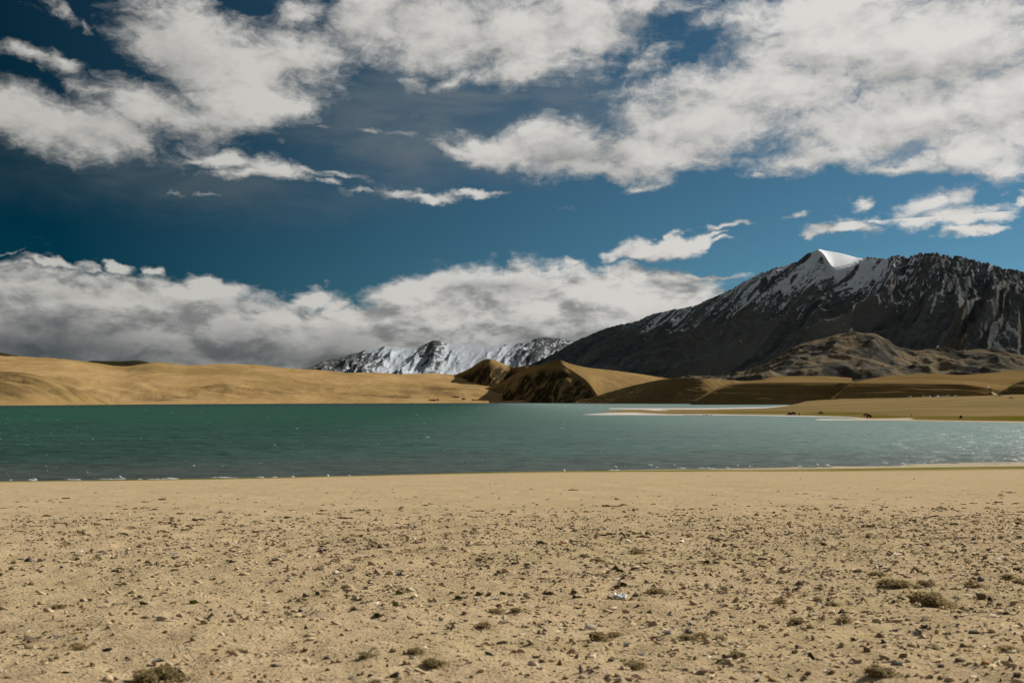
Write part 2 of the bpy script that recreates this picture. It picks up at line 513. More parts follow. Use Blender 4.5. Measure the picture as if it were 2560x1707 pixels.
# ------------------------------------------------------------------ terrain: rows run from the foot of each slope to its crest
def loft(name, px0, px1, nc, layers, rows, mat, dz=None, back=None, attrs=None, smooth=0):
    """layers: (kind, height control points, depth control points); kind 'p' = seen height, 'z' = metres"""
    px = np.linspace(px0, px1, nc)
    Ys, Zs = [], []
    for kind, hp, yp in layers:
        Yk = curve(yp, px) if not callable(yp) else yp(px)
        hk = curve(hp, px) if not callable(hp) else hp(px)
        Ys.append(Yk); Zs.append(zof(hk, Yk) if kind == 'p' else hk)
    n = len(layers)
    T = np.concatenate([np.linspace(i, i + 1, r, endpoint=False) for i, r in enumerate(rows)] + [[n - 1]])
    k = np.minimum(T.astype(int), n - 2); f = (T - k)[:, None]
    Ys, Zs = np.array(Ys), np.array(Zs)
    Y = Ys[k] * (1 - f) + Ys[k + 1] * f
    Z = Zs[k] * (1 - f) + Zs[k + 1] * f
    for _ in range(smooth):
        Z[1:-1] = (Z[:-2] + 2 * Z[1:-1] + Z[2:]) / 4
    PX = np.broadcast_to(px, Y.shape)
    X = (PX - PX0) / F * Y
    TT = np.broadcast_to(T[:, None], Y.shape)
    at = {}
    if dz:
        r = dz(PX, X, Y, Z, TT)
        if isinstance(r, tuple):
            r, at = r
        Z = Z + r
    if back:   # a slope falling away behind the crest
        by, bz = back
        q = np.linspace(0, 1, 14)[1:, None]
        Yb = Y[-1] + q * by
        Zb = Z[-1] * (1 - q) ** 1.0 + bz * q
        Xb = (px - PX0) / F * Yb
        X = np.concatenate([X, Xb]); Y = np.concatenate([Y, Yb]); Z = np.concatenate([Z, Zb])
        at = {a: np.concatenate([v, np.repeat(v[-1:], 13, 0)]) for a, v in at.items()}
    return grid_obj(name, X, Y, Z, mat, at)

# tan hills across the lake
def shoreY(py):
    return 8 * F / (py - PYH)
shore_far = [(-1400, 1016), (-600, 1015), (0, 1013), (400, 1010.3), (860, 1008.2), (1300, 1007.2), (1500, 1007.5)]
def far_shore_Y(px):
    return shoreY(curve(shore_far, px))
tan_crest = [(-1400, 850), (-600, 872), (-250, 880), (0, 891), (60, 894), (150, 897), (215, 905), (310, 914), (350, 909), (390, 904), (430, 906), (470, 909), (560, 908),
             (640, 912), (700, 919), (750, 924), (820, 928), (870, 932), (960, 932), (1000, 935), (1060, 933), (1130, 936), (1200, 941), (1300, 950), (1480, 965)]
tan_cY = [(-1400, 2500), (-600, 2500), (0, 2700), (400, 3200), (860, 3700), (1130, 4300), (1480, 4300)]
def tan_dz(PX, X, Y, Z, T):
    e = sstep(T, 1.02, 1.3) * (1 - 0.85 * sstep(T, 1.75, 2.0))
    sl = (X * 0.8 + Y * 0.6); ac = (-X * 0.6 + Y * 0.8)
    d = e * (30 * fbm(sl / 800, ac / 260, 5, 3) + 10 * fbm(sl / 240, ac / 70, 5, 9, .5) - 4 * ridged(sl / 420, ac / 120, 3, 44) * sstep(fbm(X / 500, Y / 500, 2, 8), -.1, .4))
    d += sstep(T, 1.0, 1.1) * 0.9 * fbm(X / 40, Y / 40, 3, 5)
    sc = sstep(fbm(sl / 260, ac / 60, 4, 77), 0.42, 0.75) * 0.55 * e
    return d, {'scree_shade': sc}
loft('tan_hill', -1400, 1480, 620,
     [('z', [(0, -4)], lambda p: far_shore_Y(p) - 40), ('z', [(0, 0.6)], far_shore_Y),
      ('p', lambda p: 1000 + (curve(tan_crest, p) - 1000) * 0.55 + 3.0, lambda p: far_shore_Y(p) * 0.55 + curve(tan_cY, p) * 0.45),
      ('p', tan_crest, tan_cY)], (3, 80, 90), M_tan, tan_dz, back=(900, -10), smooth=4)

# nearer spur at the far left, its steep side turned from the sun
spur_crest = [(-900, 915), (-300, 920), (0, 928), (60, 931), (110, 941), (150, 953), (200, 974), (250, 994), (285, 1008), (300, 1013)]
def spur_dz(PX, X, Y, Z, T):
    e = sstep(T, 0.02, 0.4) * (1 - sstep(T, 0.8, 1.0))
    return e * 6 * fbm(X / 160, Y / 60, 5, 41), {'scree_shade': np.full_like(X, 0.10) + 0.3 * sstep(fbm(X / 200, Z / 14, 4, 15), -0.1, 0.6)}
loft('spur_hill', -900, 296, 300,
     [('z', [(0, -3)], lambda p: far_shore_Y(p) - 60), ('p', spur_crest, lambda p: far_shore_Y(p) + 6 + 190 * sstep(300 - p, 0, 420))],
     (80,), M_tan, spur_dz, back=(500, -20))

# hills behind; the cloud's shadow over them is put into their dark colour
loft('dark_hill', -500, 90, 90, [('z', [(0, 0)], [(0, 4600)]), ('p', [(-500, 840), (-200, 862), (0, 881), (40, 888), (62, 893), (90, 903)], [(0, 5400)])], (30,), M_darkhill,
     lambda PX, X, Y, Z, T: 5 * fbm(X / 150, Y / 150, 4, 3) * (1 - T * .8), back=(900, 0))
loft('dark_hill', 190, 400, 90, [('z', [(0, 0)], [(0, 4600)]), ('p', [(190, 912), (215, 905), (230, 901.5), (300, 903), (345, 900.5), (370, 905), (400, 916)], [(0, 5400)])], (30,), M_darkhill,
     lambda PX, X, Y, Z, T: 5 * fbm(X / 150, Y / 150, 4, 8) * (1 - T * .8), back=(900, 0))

# distant snowy range
snow_crest = [(600, 960), (700, 942), (758, 925), (790, 912), (820, 901), (832, 898), (850, 894), (880, 885), (900, 881), (920, 874), (945, 872), (961, 866), (985, 867), (1010, 869),
              (1040, 868), (1060, 862), (1075, 855), (1085, 850), (1098, 853), (1112, 858), (1150, 861), (1180, 863), (1230, 863), (1280, 862), (1300, 856), (1330, 849),
              (1352, 843), (1372, 843), (1400, 847), (1430, 853), (1470, 851), (1560, 860), (1700, 880), (1900, 920)]
def snow_dz(PX, X, Y, Z, T):
    e = sstep(T, 0.0, 0.25) * (1 - 0.85 * sstep(T, 0.8, 1.0)) * (0.35 + 0.65 * sstep(PX, 740, 860))
    s = PX + 95 * (1 - T) + 10 * fbm(PX / 40, T * 3, 3, 4)
    g = ridged(s / 62, T * 1.4, 6, 21, 0.55)
    icy = np.maximum(np.exp(-((PX - 1190) / 85) ** 2), 0.7 * np.exp(-((PX - 1000) / 45) ** 2)) * sstep(T, 0.35, 0.6)
    rough = 1 - 0.82 * icy
    d = e * rough * (62 * (g - 0.7) + 34 * fbm(s / 24, T * 5, 5, 6))
    d += -70 * np.exp(-((T - 0.55) / 0.16) ** 2) * icy
    cliff = np.exp(-((PX - 1088 + 60 * (1 - T)) / 22) ** 2) * sstep(T, 0.55, 0.8) + np.exp(-((PX - 1362 + 40 * (1 - T)) / 38) ** 2) * sstep(T, 0.35, 0.7) * 0.8
    left = sstep(PX, 980, 780)
    snow = 0.62 + 0.55 * icy - 0.62 * left * (0.6 + 0.4 * T) - 0.42 * cliff - 0.35 * (g - 0.55) * rough - 0.28 * sstep(T, 0.32, 0.1)
    snow += 0.55 * fbm(s / 9, T * 16, 5, 66, .6) * rough
    return d, {'snow': snow, 'grassy': np.zeros_like(X)}
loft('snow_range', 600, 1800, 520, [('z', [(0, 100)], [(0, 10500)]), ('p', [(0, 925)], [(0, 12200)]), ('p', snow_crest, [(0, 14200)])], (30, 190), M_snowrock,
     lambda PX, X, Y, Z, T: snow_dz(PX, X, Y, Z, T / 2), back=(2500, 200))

# the dark mountain on the right with its snow dome
mt_crest = [(1200, 955), (1290, 930), (1335, 908), (1359, 896), (1403, 871), (1447, 847), (1485, 832), (1535, 814), (1593, 802), (1628, 786), (1681, 774), (1740, 760), (1781, 744), (1828, 720),
            (1872, 697), (1900, 685), (1922, 674), (1938, 666), (1967, 663), (1985, 656), (1997, 650), (2017, 635), (2035, 628), (2047, 623), (2056, 625), (2105, 634), (2155, 645), (2184, 641),
            (2208, 645), (2237, 638), (2264, 644), (2290, 634), (2308, 628), (2325, 628), (2349, 635), (2381, 645), (2393, 644), (2428, 648), (2472, 657), (2501, 668), (2560, 680), (2700, 715),
            (2900, 770), (3300, 850)]
mt_cY = [(1200, 8900), (1340, 8700), (2050, 7200), (2560, 6300), (3300, 5400)]
def mt_base_Y(p):
    cy = curve(mt_cY, p)
    zc = zof(curve(mt_crest, p), cy)
    return cy - 250 - zc * 1.45
def mt_back(p):
    return sstep(p, 2046, 2062) * (1 - sstep(p, 2140, 2170))
def mt_f(p):
    return curve([(1000, .93), (2020, .93), (2044, .975), (2051, .985), (2062, .955), (2072, .905), (2084, .868), (2098, .880), (2125, .925), (2158, .985), (2185, .95), (2230, .93), (4000, .93)], p)
def mt_shoulder(p):
    yb, yc = mt_base_Y(p), curve(mt_cY, p)
    zc = zof(curve(mt_crest, p), yc)
    f = mt_f(p)
    z = 20 * (1 - f) + zc * f
    y = yb * (1 - f) + yc * f
    return PYH - (z - H) * F / y
def mt_dz(PX, X, Y, Z, T):
    slant = np.interp(PX, [1200, 1700, 2050, 2300, 2560, 3300], [520, 500, 390, 190, 90, 30])
    wob = 20 * fbm(PX / 130, T * 2.2, 4, 12)
    s = PX + slant * (1 - T) + wob
    e = sstep(T, 0.02, 0.35) * (1 - 0.90 * sstep(T, 0.80, 1.0))
    g1 = ridged(s / 112, T * 0.7, 3, 51, 0.5)
    g2 = ridged(s / 40 + 5, T * 1.6, 5, 57, 0.55)
    right = sstep(PX, 2150, 2330)
    dome = np.exp(-(((PX - 2082) / 66) ** 2)) * sstep(T, mt_f(PX) - .05 - .03 * (PX < 2050), mt_f(PX) - .01)
    dome = (dome * 1.7).clip(0, 1)
    left = 1 - sstep(PX, 1500, 1900)
    amp = (85 + 30 * right) * (1 - 0.35 * left)
    rough = 1 - dome
    d = e * rough * (amp * 1.25 * (g1 - 0.8) + (28 + 12 * right) * (g2 - 0.8))
    crag = fbm(PX / 9, T * 30, 5, 91)
    d += rough * ((9 + 2 * sstep(PX, 2150, 2220)) * sstep(T, 0.5, 0.95)) * crag * (0.7 + 0.6 * right)
    d += e * 14 * fbm(X / 120, Y / 120, 4, 33) * rough
    # the snow dome: a sharp rib splits a sunlit side from a shaded one
    rib = 2052 + (1 - T) * 260
    d += -38 * dome * sstep(rib - PX, 0, 55) * sstep(T, 1.0, 0.96)
    snow_line = np.interp(PX, [1300, 1550, 1620, 1750, 1900, 2050, 2200, 2300, 2400, 2560, 2800], [1.2, 0.98, 0.86, 0.74, 0.64, 0.62, 0.64, 0.72, 0.84, 0.93, 1.02])
    streak = ridged(s / 8.5 + 3, T * 3.6 + .6 * fbm(PX / 30, T * 9, 3, 5), 4, 71, 0.62)
    hol = 1.15 - g2
    patch = fbm(s / 38, T * 5, 4, 81)
    snow = 0.42 + 1.2 * (T - snow_line - 0.04) + 0.34 * (hol - 0.35) + 0.75 * (streak - 0.98) + 0.40 * patch
    snow = snow * sstep(T, snow_line - 0.20, snow_line + 0.06)
    snow -= 0.35 * right * sstep(g1, 0.5, 1.2)
    snow = snow - 0.22 * sstep(PX, 2190, 2300)
    snow = np.maximum(snow, dome * 1.5 + 0.45 * fbm(PX / 13, T * 55, 4, 401) * (1 - sstep(T, mt_f(PX) - .01, mt_f(PX) + .02)))
    crest_rock = np.exp(-((PX - 2012) / 17) ** 2) * sstep(T, 0.955, 0.985)
    snow = snow - 1.8 * crest_rock
    grassy = sstep(T, 0.38, 0.05) * 0.8 + 0.5 * sstep(fbm(s / 60, T * 2, 4, 14), 0.25, 0.6) * sstep(T, 0.7, 0.4)
    return d, {'snow': snow, 'grassy': grassy, 'along': s / 100.0, 'up': T, 'fan': sstep(fbm(s / 48, T * 1.3, 5, 205, .55), .08, .42) * (1 - sstep(T, .60, .80))}
loft('rocky_mountain', 1200, 2900, 760, [('z', [(0, 20)], mt_base_Y), ('p', mt_shoulder, lambda p: mt_base_Y(p) * (1 - mt_f(p)) + curve(mt_cY, p) * mt_f(p)), ('p', mt_crest, lambda p: curve(mt_cY, p) + 430 * mt_back(p))], (290, 40), M_rock,
     lambda PX, X, Y, Z, T: mt_dz(PX, X, Y, Z, np.where(T < 1, T * mt_f(PX), mt_f(PX) + (1 - mt_f(PX)) * (T - 1))), back=(3000, 100))

# brown foothills in front of it
M_foot = rock_mat('brown_foothill', low=(0.21, 0.165, 0.105), rock1=(0.060, 0.055, 0.045), rock2=(0.095, 0.082, 0.06))
ft_crest = [(1640, 958), (1700, 951), (1780, 944), (1850, 934), (1900, 915), (1950, 886), (1985, 868), (2017, 855), (2060, 846), (2105, 834), (2140, 832), (2182, 833), (2205, 842), (2223, 855), (2250, 868),
            (2281, 876), (2330, 875), (2400, 877), (2450, 874), (2487, 877), (2560, 885), (2800, 900), (3200, 915)]
def ft_dz(PX, X, Y, Z, T):
    e = sstep(T, 0.0, 0.2) * (1 - 0.8 * sstep(T, 0.85, 1.0))
    d = e * (26 * fbm(X / 330, Y / 420, 6, 7, 0.5) + 12 * (ridged(X / 170, Y / 300, 4, 19) - 0.8))
    gr = sstep(fbm(X / 160, Y / 260, 6, 23, 0.62), -0.12, 0.16)
    return d, {'snow': np.full_like(X, -1.0), 'grassy': gr}
loft('brown_foothill', 1640, 3000, 480, [('z', [(0, 60)], [(0, 3300)]), ('p', lambda p: 950 + (curve(ft_crest, p) - 950) * 0.5, [(0, 3950)]), ('p', ft_crest, [(0, 4700)])], (60, 120), M_foot,
     lambda PX, X, Y, Z, T: ft_dz(PX, X, Y, Z, T / 2), back=(900, 100), smooth=3)

# the two peaked hills at the head of the lake: lit tops, flank shade painted into the colour
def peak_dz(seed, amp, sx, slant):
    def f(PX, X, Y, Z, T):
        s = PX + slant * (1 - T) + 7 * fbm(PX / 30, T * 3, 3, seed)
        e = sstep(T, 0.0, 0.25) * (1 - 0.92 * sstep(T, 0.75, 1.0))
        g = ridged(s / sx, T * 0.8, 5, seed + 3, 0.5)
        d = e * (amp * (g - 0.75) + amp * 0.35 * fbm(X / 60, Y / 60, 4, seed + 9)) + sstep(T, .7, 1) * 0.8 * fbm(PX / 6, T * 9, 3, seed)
        sc = 0.95 * sstep(fbm(s / 16, T * 2.2, 6, seed + 5, .68), -0.60, 0.15) * (1 - sstep(T, .8, .98)) * sstep(T, 0.03, 0.2)  # ragged flank shade painted dark, fading out at crest and foot
        return d, {'scree_shade': sc}
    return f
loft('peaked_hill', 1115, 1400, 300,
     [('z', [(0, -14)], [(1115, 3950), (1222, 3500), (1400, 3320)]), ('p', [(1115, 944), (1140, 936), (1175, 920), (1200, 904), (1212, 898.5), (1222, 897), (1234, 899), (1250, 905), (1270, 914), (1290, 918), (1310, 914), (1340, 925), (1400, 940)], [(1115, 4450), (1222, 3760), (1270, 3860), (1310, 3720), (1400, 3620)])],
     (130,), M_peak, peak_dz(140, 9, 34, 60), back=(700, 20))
def hill2_dz(PX, X, Y, Z, T):
    d, at = peak_dz(240, 9, 44, 70)(PX, X, Y, Z, np.minimum(T, 1))
    flat = sstep(T, 0.75, 1.0) + (1 - sstep(T, .75, 1.0)) * sstep(PX, 1470, 1520)
    d = d * (1 - flat) + flat * 2.2 * fbm(X / 90, Y / 120, 4, 31) * (1 - .85 * sstep(T, 1.7, 2.0))
    return d, {'scree_shade': at['scree_shade'] * (1 - flat)}  # painted shade kept off the lit right slope
hill_crest = [(1170, 992), (1190, 984), (1210, 972), (1250, 958), (1285, 935), (1300, 927), (1320, 919), (1335, 914), (1355, 911), (1370, 906), (1382, 902), (1400, 900.5), (1423, 908), (1445, 914), (1464, 918), (1535, 926), (1593, 934), (1640, 941), (1680, 948)]
hill_spur = [(1170, 992), (1190, 986), (1210, 976), (1250, 962), (1285, 940), (1300, 932), (1335, 919), (1370, 912), (1400, 908), (1425, 922), (1450, 940), (1475, 962), (1495, 990), (1510, 1003), (1560, 1005), (1680, 1005)]
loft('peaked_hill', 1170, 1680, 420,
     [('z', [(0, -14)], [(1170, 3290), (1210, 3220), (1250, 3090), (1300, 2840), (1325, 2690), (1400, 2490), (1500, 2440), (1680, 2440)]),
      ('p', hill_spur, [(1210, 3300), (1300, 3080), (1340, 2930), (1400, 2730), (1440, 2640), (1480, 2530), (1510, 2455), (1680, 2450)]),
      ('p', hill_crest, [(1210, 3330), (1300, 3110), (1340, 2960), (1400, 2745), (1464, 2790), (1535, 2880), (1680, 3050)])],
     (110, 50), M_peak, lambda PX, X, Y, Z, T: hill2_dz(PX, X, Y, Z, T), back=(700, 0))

# rounded olive hill right of them
def round_dz(PX, X, Y, Z, T):
    e = sstep(T, 0.0, 0.3) * (1 - 0.9 * sstep(T, 0.75, 1.0))
    return e * (7 * fbm(X / 150, Y / 60, 5, 62) + 2.2 * fbm(X / 240, Z / 3.5, 3, 63)), {}
loft('round_hill', 1440, 2010, 360,
     [('z', [(0, -3)], [(1440, 2330), (1600, 2180), (1750, 2090), (2010, 2050)]),
      ('p', [(1440, 1004), (1490, 990), (1540, 975), (1593, 961), (1625, 954), (1652, 949.5), (1690, 946), (1711, 945), (1769, 946.5), (1857, 952), (1930, 956), (2010, 959)],
       [(1440, 2420), (1593, 2310), (1750, 2190), (1857, 2500), (2010, 2900)])],
     (120,), M_olive, round_dz, back=(900, 10), smooth=3)

# right shore: white sand fingers, meadow, and the terraces behind it
front_q = [(1436, 1034.6), (1470, 1036.3), (1520, 1037.4), (1750, 1037.5), (2000, 1040.5), (2100, 1043.2), (2180, 1048.5), (2240, 1050.7), (2300, 1052), (2560, 1056.5), (3000, 1064), (3600, 1078)]
M_meadow_done = []
def meadow():
    px = np.concatenate([np.linspace(1400, 2600, 420), np.linspace(2605, 3600, 50)])
    q = np.concatenate([np.linspace(1081, 1009, 260), np.linspace(1008.9, 1005.2, 30), [1004.6]])
    PX, Q = np.meshgrid(px, q)
    Y = 8 * F / (Q - PYH)
    X = (PX - PX0) / F * Y
    wig = 0.5 * fbm(X / 60, Y / 25, 4, 5)
    fr = curve(front_q, PX) + wig
    # the second tongue of sand lying off the meadow on the right
    tongue = np.minimum(1050.6 + 0.3 * wig - Q, Q - 1047.0) * 0.9 - np.maximum(0, 2052 - PX) * 0.08
    d_front = fr - Q
    # finger one runs left to 1436, finger two to 1522; between them water until 1610
    f1 = np.minimum(d_front, Q - (1036.0 - 5.5 * sstep(PX, 1436, 1560) - 11.0 * sstep(PX, 1580, 1690) + wig * .4)) - np.maximum(0, 1440 - PX) * 0.3
    f2b = 1020.2 - 2.5 * sstep(PX, 1750, 1900) - 5.0 * sstep(PX, 1900, 1990) - 12 * sstep(PX, 1960, 2060)
    f2 = np.minimum((1022.2 + 2.5 * sstep(PX, 1522, 1640) + 6.0 * sstep(PX, 1600, 1700)) - Q + wig * .3, Q - f2b) - np.maximum(0, 1525 - PX) * 0.2
    body = np.minimum(d_front, Q - f2b) - np.maximum(0, 1640 - PX) * 0.06
    land = np.maximum(np.maximum(f1, f2), np.maximum(body, tongue))
    base = land.clip(-2, 2.2) * 0.085
    slope = np.interp(PX, [1880, 1960, 2100, 2560, 3600], [0.0, 0.0022, 0.0085, 0.0175, 0.022])
    rise = slope * (Y - 8 * F / (fr - PYH)).clip(0, 1700) * sstep(land, 0.5, 6)
    cap = np.interp(PX, [1880, 2000, 2100, 2300, 2560, 3600], [3.0, 6.5, 9.5, 11.5, 14.0, 20.0])
    rise = np.minimum(rise, cap)
    Z = base + rise + sstep(rise, 0.3, 2) * 0.5 * fbm(X / 90, Y / 90, 4, 8)
    edge = land
    # white salty sand: both fingers' rims, the tongue, the thin front beach
    w = np.maximum(sstep(f2, -0.5, 0.4) * (1 - sstep(f2, 2.6, 4.6)) * (1 - sstep(PX, 1960, 2260)) * sstep(1026.5 - Q, -1.2, 1.0),
                   sstep(d_front, -0.6, 0.3) * (1 - sstep(d_front, 1.0 + 4.0 * (1 - sstep(PX, 1560, 1680)), 2.0 + 4.5 * (1 - sstep(PX, 1560, 1680)))))
    w = np.maximum(w, sstep(tongue, -0.2, 0.5) * (1 - sstep(PX, 2240, 2330)))
    gr = sstep(d_front, 2.0, 3.6) * (1 - sstep(d_front, 7.0, 12.0)) * sstep(fbm(X / 70, Y / 60, 4, 13), -0.35, 0.15) * sstep(PX, 1640, 1720)
    gr = gr.clip(0, 1)
    pale = sstep(PX, 1990, 2200)
    return px, X, Y, Z, {'white': w, 'green': gr, 'land': land, 'drier': pale}
mpx, mX, mY, mZ, mA = meadow()
M_meadow, t, b = new_mat('meadow_turf')
pos = t.n('ShaderNodeNewGeometry').outputs['Position']
n1 = t.noise(t.mapping(pos, scale=(0.25, 1, 1)), 0.03, 7, 0.62, 0.4)
n2 = t.noise(t.mapping(pos, scale=(0.22, 1, 1)), 0.009, 5, 0.6, 0.6)
c = t.mix(t.ss(n1, 0.35, 0.65), (0.215, 0.152, 0.068), (0.285, 0.205, 0.096))
c = t.mix(t.ss(n2, 0.45, 0.62, 0, 0.8), c, (0.172, 0.135, 0.060))
c = t.mix(t.m('MULTIPLY', t.attr('green'), t.ss(n1, 0.3, 0.55, 0.4, 1.0)), c, (0.105, 0.088, 0.008))
wf = t.ss(t.m('ADD', t.attr('white'), t.m('MULTIPLY', t.m('SUBTRACT', n1, 0.5), 1.1)), 0.35, 0.65)
c = t.mix(wf, c, t.mix(t.ss(n1, .35, .65), t.mix(t.attr('drier'), (0.66, 0.62, 0.60), (0.52, 0.44, 0.34)), t.mix(t.attr('drier'), (0.52, 0.46, 0.41), (0.42, 0.34, 0.25))))
t.put(b.inputs['Base Color'], c)
t.put(b.inputs['Normal'], t.bump(n1, 0.3, 1.0))
grid_obj('meadow', mX, mY, mZ, M_meadow, mA)

def meadow_at(px, py):
    """point of the meadow seen at a given place of the photograph"""
    j = int(np.argmin(np.abs(mpx - px)))
    seen = PYH - (mZ[:, j] - H) * F / mY[:, j]
    ok = np.where(mA['land'][:, j] > 0.2)[0]
    i = ok[int(np.argmin(np.abs(seen[ok] - py)))]
    return float((px - PX0) / F * mY[i, j]), float(mY[i, j]), float(mZ[i, j])

# terraces: pale level tops, steep grass banks in shade
def terr_dz(PX, X, Y, Z, T):
    e = sstep(T, 0.05, 0.3) * (1 - sstep(T, 0.85, 1.0))
    d = e * (3.0 * fbm(X / 140, T * 2, 4, 15) + 2.6 * fbm(X / 400, Z / 5.0, 3, 16))
    d -= e * 3.2 * np.exp(-(((PX - 70 * T) - 2035) / 9) ** 2)
    d += sstep(T, 1.05, 1.3) * (2.5 * fbm(X / 160, Y / 160, 4, 18)) * (1 - 0.8 * sstep(T, 1.8, 2))
    return d, {}
M_bank = land_mat('terrace_turf', (0.19, 0.125, 0.050), (0.25, 0.168, 0.072), (0.15, 0.105, 0.040), 0.010, (0.35, 1, 1), 0, 0.25, bdist=3.0)
loft('terrace', 1735, 2130, 220,
     [('z', [(0, -3)], [(1735, 1730), (2130, 1760)]), ('p', [(1735, 1003), (1757, 993), (1798, 973), (1818, 966), (1837, 961), (1880, 957.5), (1960, 957), (2130, 957)], [(1735, 1735), (1757, 1745), (1837, 1775), (2130, 1805)]),
      ('p', [(1735, 999), (1837, 956), (1900, 949.5), (1929, 942), (1985, 940), (2047, 940), (2135, 945)], [(0, 2900)])], (110, 60), M_bank, terr_dz, back=(800, 10), smooth=1)
loft('terrace', 2066, 2800, 320,
     [('z', [(0, 2)], [(2066, 1600), (2276, 1600), (2472, 1640), (2800, 1700)]), ('p', [(2066, 1001), (2078, 996), (2095, 984), (2120, 965), (2143, 957), (2250, 958.5), (2399, 961), (2450, 967), (2500, 975), (2560, 978), (2800, 980)], [(2066, 1604), (2143, 1650), (2399, 1655), (2500, 1690), (2800, 1800)]),
      ('p', [(2066, 998), (2120, 960), (2160, 950), (2193, 944), (2252, 938), (2340, 934.5), (2399, 937), (2487, 931), (2560, 926), (2800, 915)], [(0, 2700)])], (110, 60), M_bank, terr_dz, back=(800, 10), smooth=1)
loft('round_hill', 2470, 3100, 160,
     [('z', [(0, 6)], [(2470, 1290), (2560, 1270), (3100, 1250)]), ('p', [(2470, 990), (2490, 984), (2510, 973), (2528, 963), (2545, 955), (2560, 951), (2640, 935), (2760, 925), (2900, 930), (3100, 960)], [(2470, 1300), (2545, 1335), (3100, 1380)])],
     (70,), M_olive, round_dz, back=(400, 10), smooth=2)

# ------------------------------------------------------------------ near shore
def Ysh(X):
    X = np.asarray(X, float)
    return 110.0 + 0.27 * X + 1.6 * np.sin(X / 31.0) + 0.7 * np.sin(X / 9.3 + 1)

def zg(X, Y):
    X, Y = np.asarray(X, float), np.asarray(Y, float)
    L = Ysh(np.clip(X, -320, 900))
    s = L - Y
    bw = np.interp(X, [-60, 0, 40, 80], [3.0, 6.0, 14.0, 22.0])
    z = 6.4 * ((s - bw) / (L - bw)).clip(0, 1.6) ** 1.05 + 0.45 * sstep(s, 0, bw) - 0.16 * np.maximum(-s, 0).clip(0, 40)
    near = 1 - sstep(Y, 40, 95)
    z = z + near * (0.035 * fbm(X / 1.7, Y / 1.7, 3, 4) + 0.075 * fbm(X / 6, Y / 6, 3, 6) + (0.022 * fbm(X / 0.45, Y / 0.45, 4, 2, .6)) * (1 - sstep(Y, 18, 35)))
    return z

def on_ground(px, py):
    lo, hi = 2.0, 109.0
    for _ in range(60):
        Y = (lo + hi) / 2
        X = (px - PX0) / F * Y
        seen = PYH - (float(zg(X, Y)) - H) * F / Y
        if seen > py: lo = Y
        else: hi = Y
    Y = (lo + hi) / 2
    X = (px - PX0) / F * Y
    return X, Y, float(zg(X, Y))

def shore_ground():
    a = np.concatenate([-np.geomspace(30, 0.72, 50), np.linspace(-0.70, 0.70, 560), np.geomspace(0.72, 30, 50)])
    y = np.concatenate([np.linspace(-320, 2.5, 30), np.geomspace(3.0, 150, 360), np.linspace(155, 400, 10)])
    A, Y = np.meshgrid(a, y)
    X = A * (np.abs(Y) + 9)
    Z = zg(X, Y)
    s = Ysh(np.clip(X, -320, 900)) - Y
    return X, Y, Z, {'inland': s}

M_sand, t, b = new_mat('gravelly_sand')
pos = t.n('ShaderNodeNewGeometry').outputs['Position']
inl = t.attr('inland')
xx, yy, zz = t.xyz(pos)
n1 = t.noise(pos, 0.35, 5, 0.6, 0.3)
n2 = t.noise(pos, 3.2, 6, 0.65, 0.2)
n3 = t.noise(pos, 28.0, 5, 0.7)
n4 = t.noise(t.mapping(pos, scale=(0.06, 0.6, 1)), 1.0, 5, 0.6, 0.5)
c = t.mix(t.ss(n2, 0.32, 0.68), (0.47, 0.352, 0.205), (0.585, 0.448, 0.278))
c = t.mix(t.ss(n1, 0.40, 0.66, 0, 0.55), c, (0.455, 0.365, 0.20))
c = t.mix(t.ss(n4, 0.42, 0.62, 0, 0.45), c, (0.53, 0.395, 0.25))
# loose grit, darker and lighter grains
v = t.vor(pos, 34.0, 'F1', 'Color'); vr = t.xyz(v)[0]
vd = t.vor(pos, 34.0, 'F1', 'Distance')
grain = t.m('MULTIPLY', t.ss(vd, 0.42, 0.30), t.ss(vr, 0.62, 0.66))
c = t.mix(t.m('MULTIPLY', grain, 0.6), c, t.mix(t.ss(vr, 0.72, 0.95), (0.14, 0.10, 0.065), (0.62, 0.50, 0.36)))
c = t.mix(t.ss(n3, 0.58, 0.76, 0, 0.4), c, (0.30, 0.225, 0.13))
# along the water: damp edge, pale sand, a strip of green weed
wig = t.m('ADD', inl, t.m('MULTIPLY', t.m('SUBTRACT', t.noise(t.mapping(pos, scale=(0.15, 1, 1)), 0.8, 4, 0.6), 0.5), 3.0))
bw = t.ss(xx, -20, 70, 1.5, 15.0)
pale = t.m('MULTIPLY', t.ss(wig, t.m('ADD', bw, 3.0), bw), 0.85)
c = t.mix(pale, c, (0.50, 0.425, 0.31))
weed = t.m('MULTIPLY', t.ss(wig, t.m('SUBTRACT', bw, 2.5), t.m('SUBTRACT', bw, 0.5)), t.ss(wig, t.m('ADD', bw, 9.0), t.m('ADD', bw, 5.0)))
weed = t.m('MULTIPLY', weed, t.ss(t.noise(t.mapping(pos, scale=(0.3, 1, 1)), 0.10, 4, 0.6), 0.42, 0.56, 0.60, 1.0))
c = t.mix(weed, c, (0.165, 0.150, 0.018))
c = t.mix(t.ss(inl, 1.0, -0.3), c, (0.17, 0.145, 0.10))
t.put(b.inputs['Base Color'], c)
hh = t.m('ADD', t.m('MULTIPLY', n3, 0.5), t.m('ADD', t.m('MULTIPLY', n2, 0.8), t.m('MULTIPLY', grain, 0.6)))
t.put(b.inputs['Normal'], t.bump(hh, 1.0, 0.05))
gX, gY, gZ, gA = shore_ground()
grid_obj('ground', gX, gY, gZ, M_sand, gA)

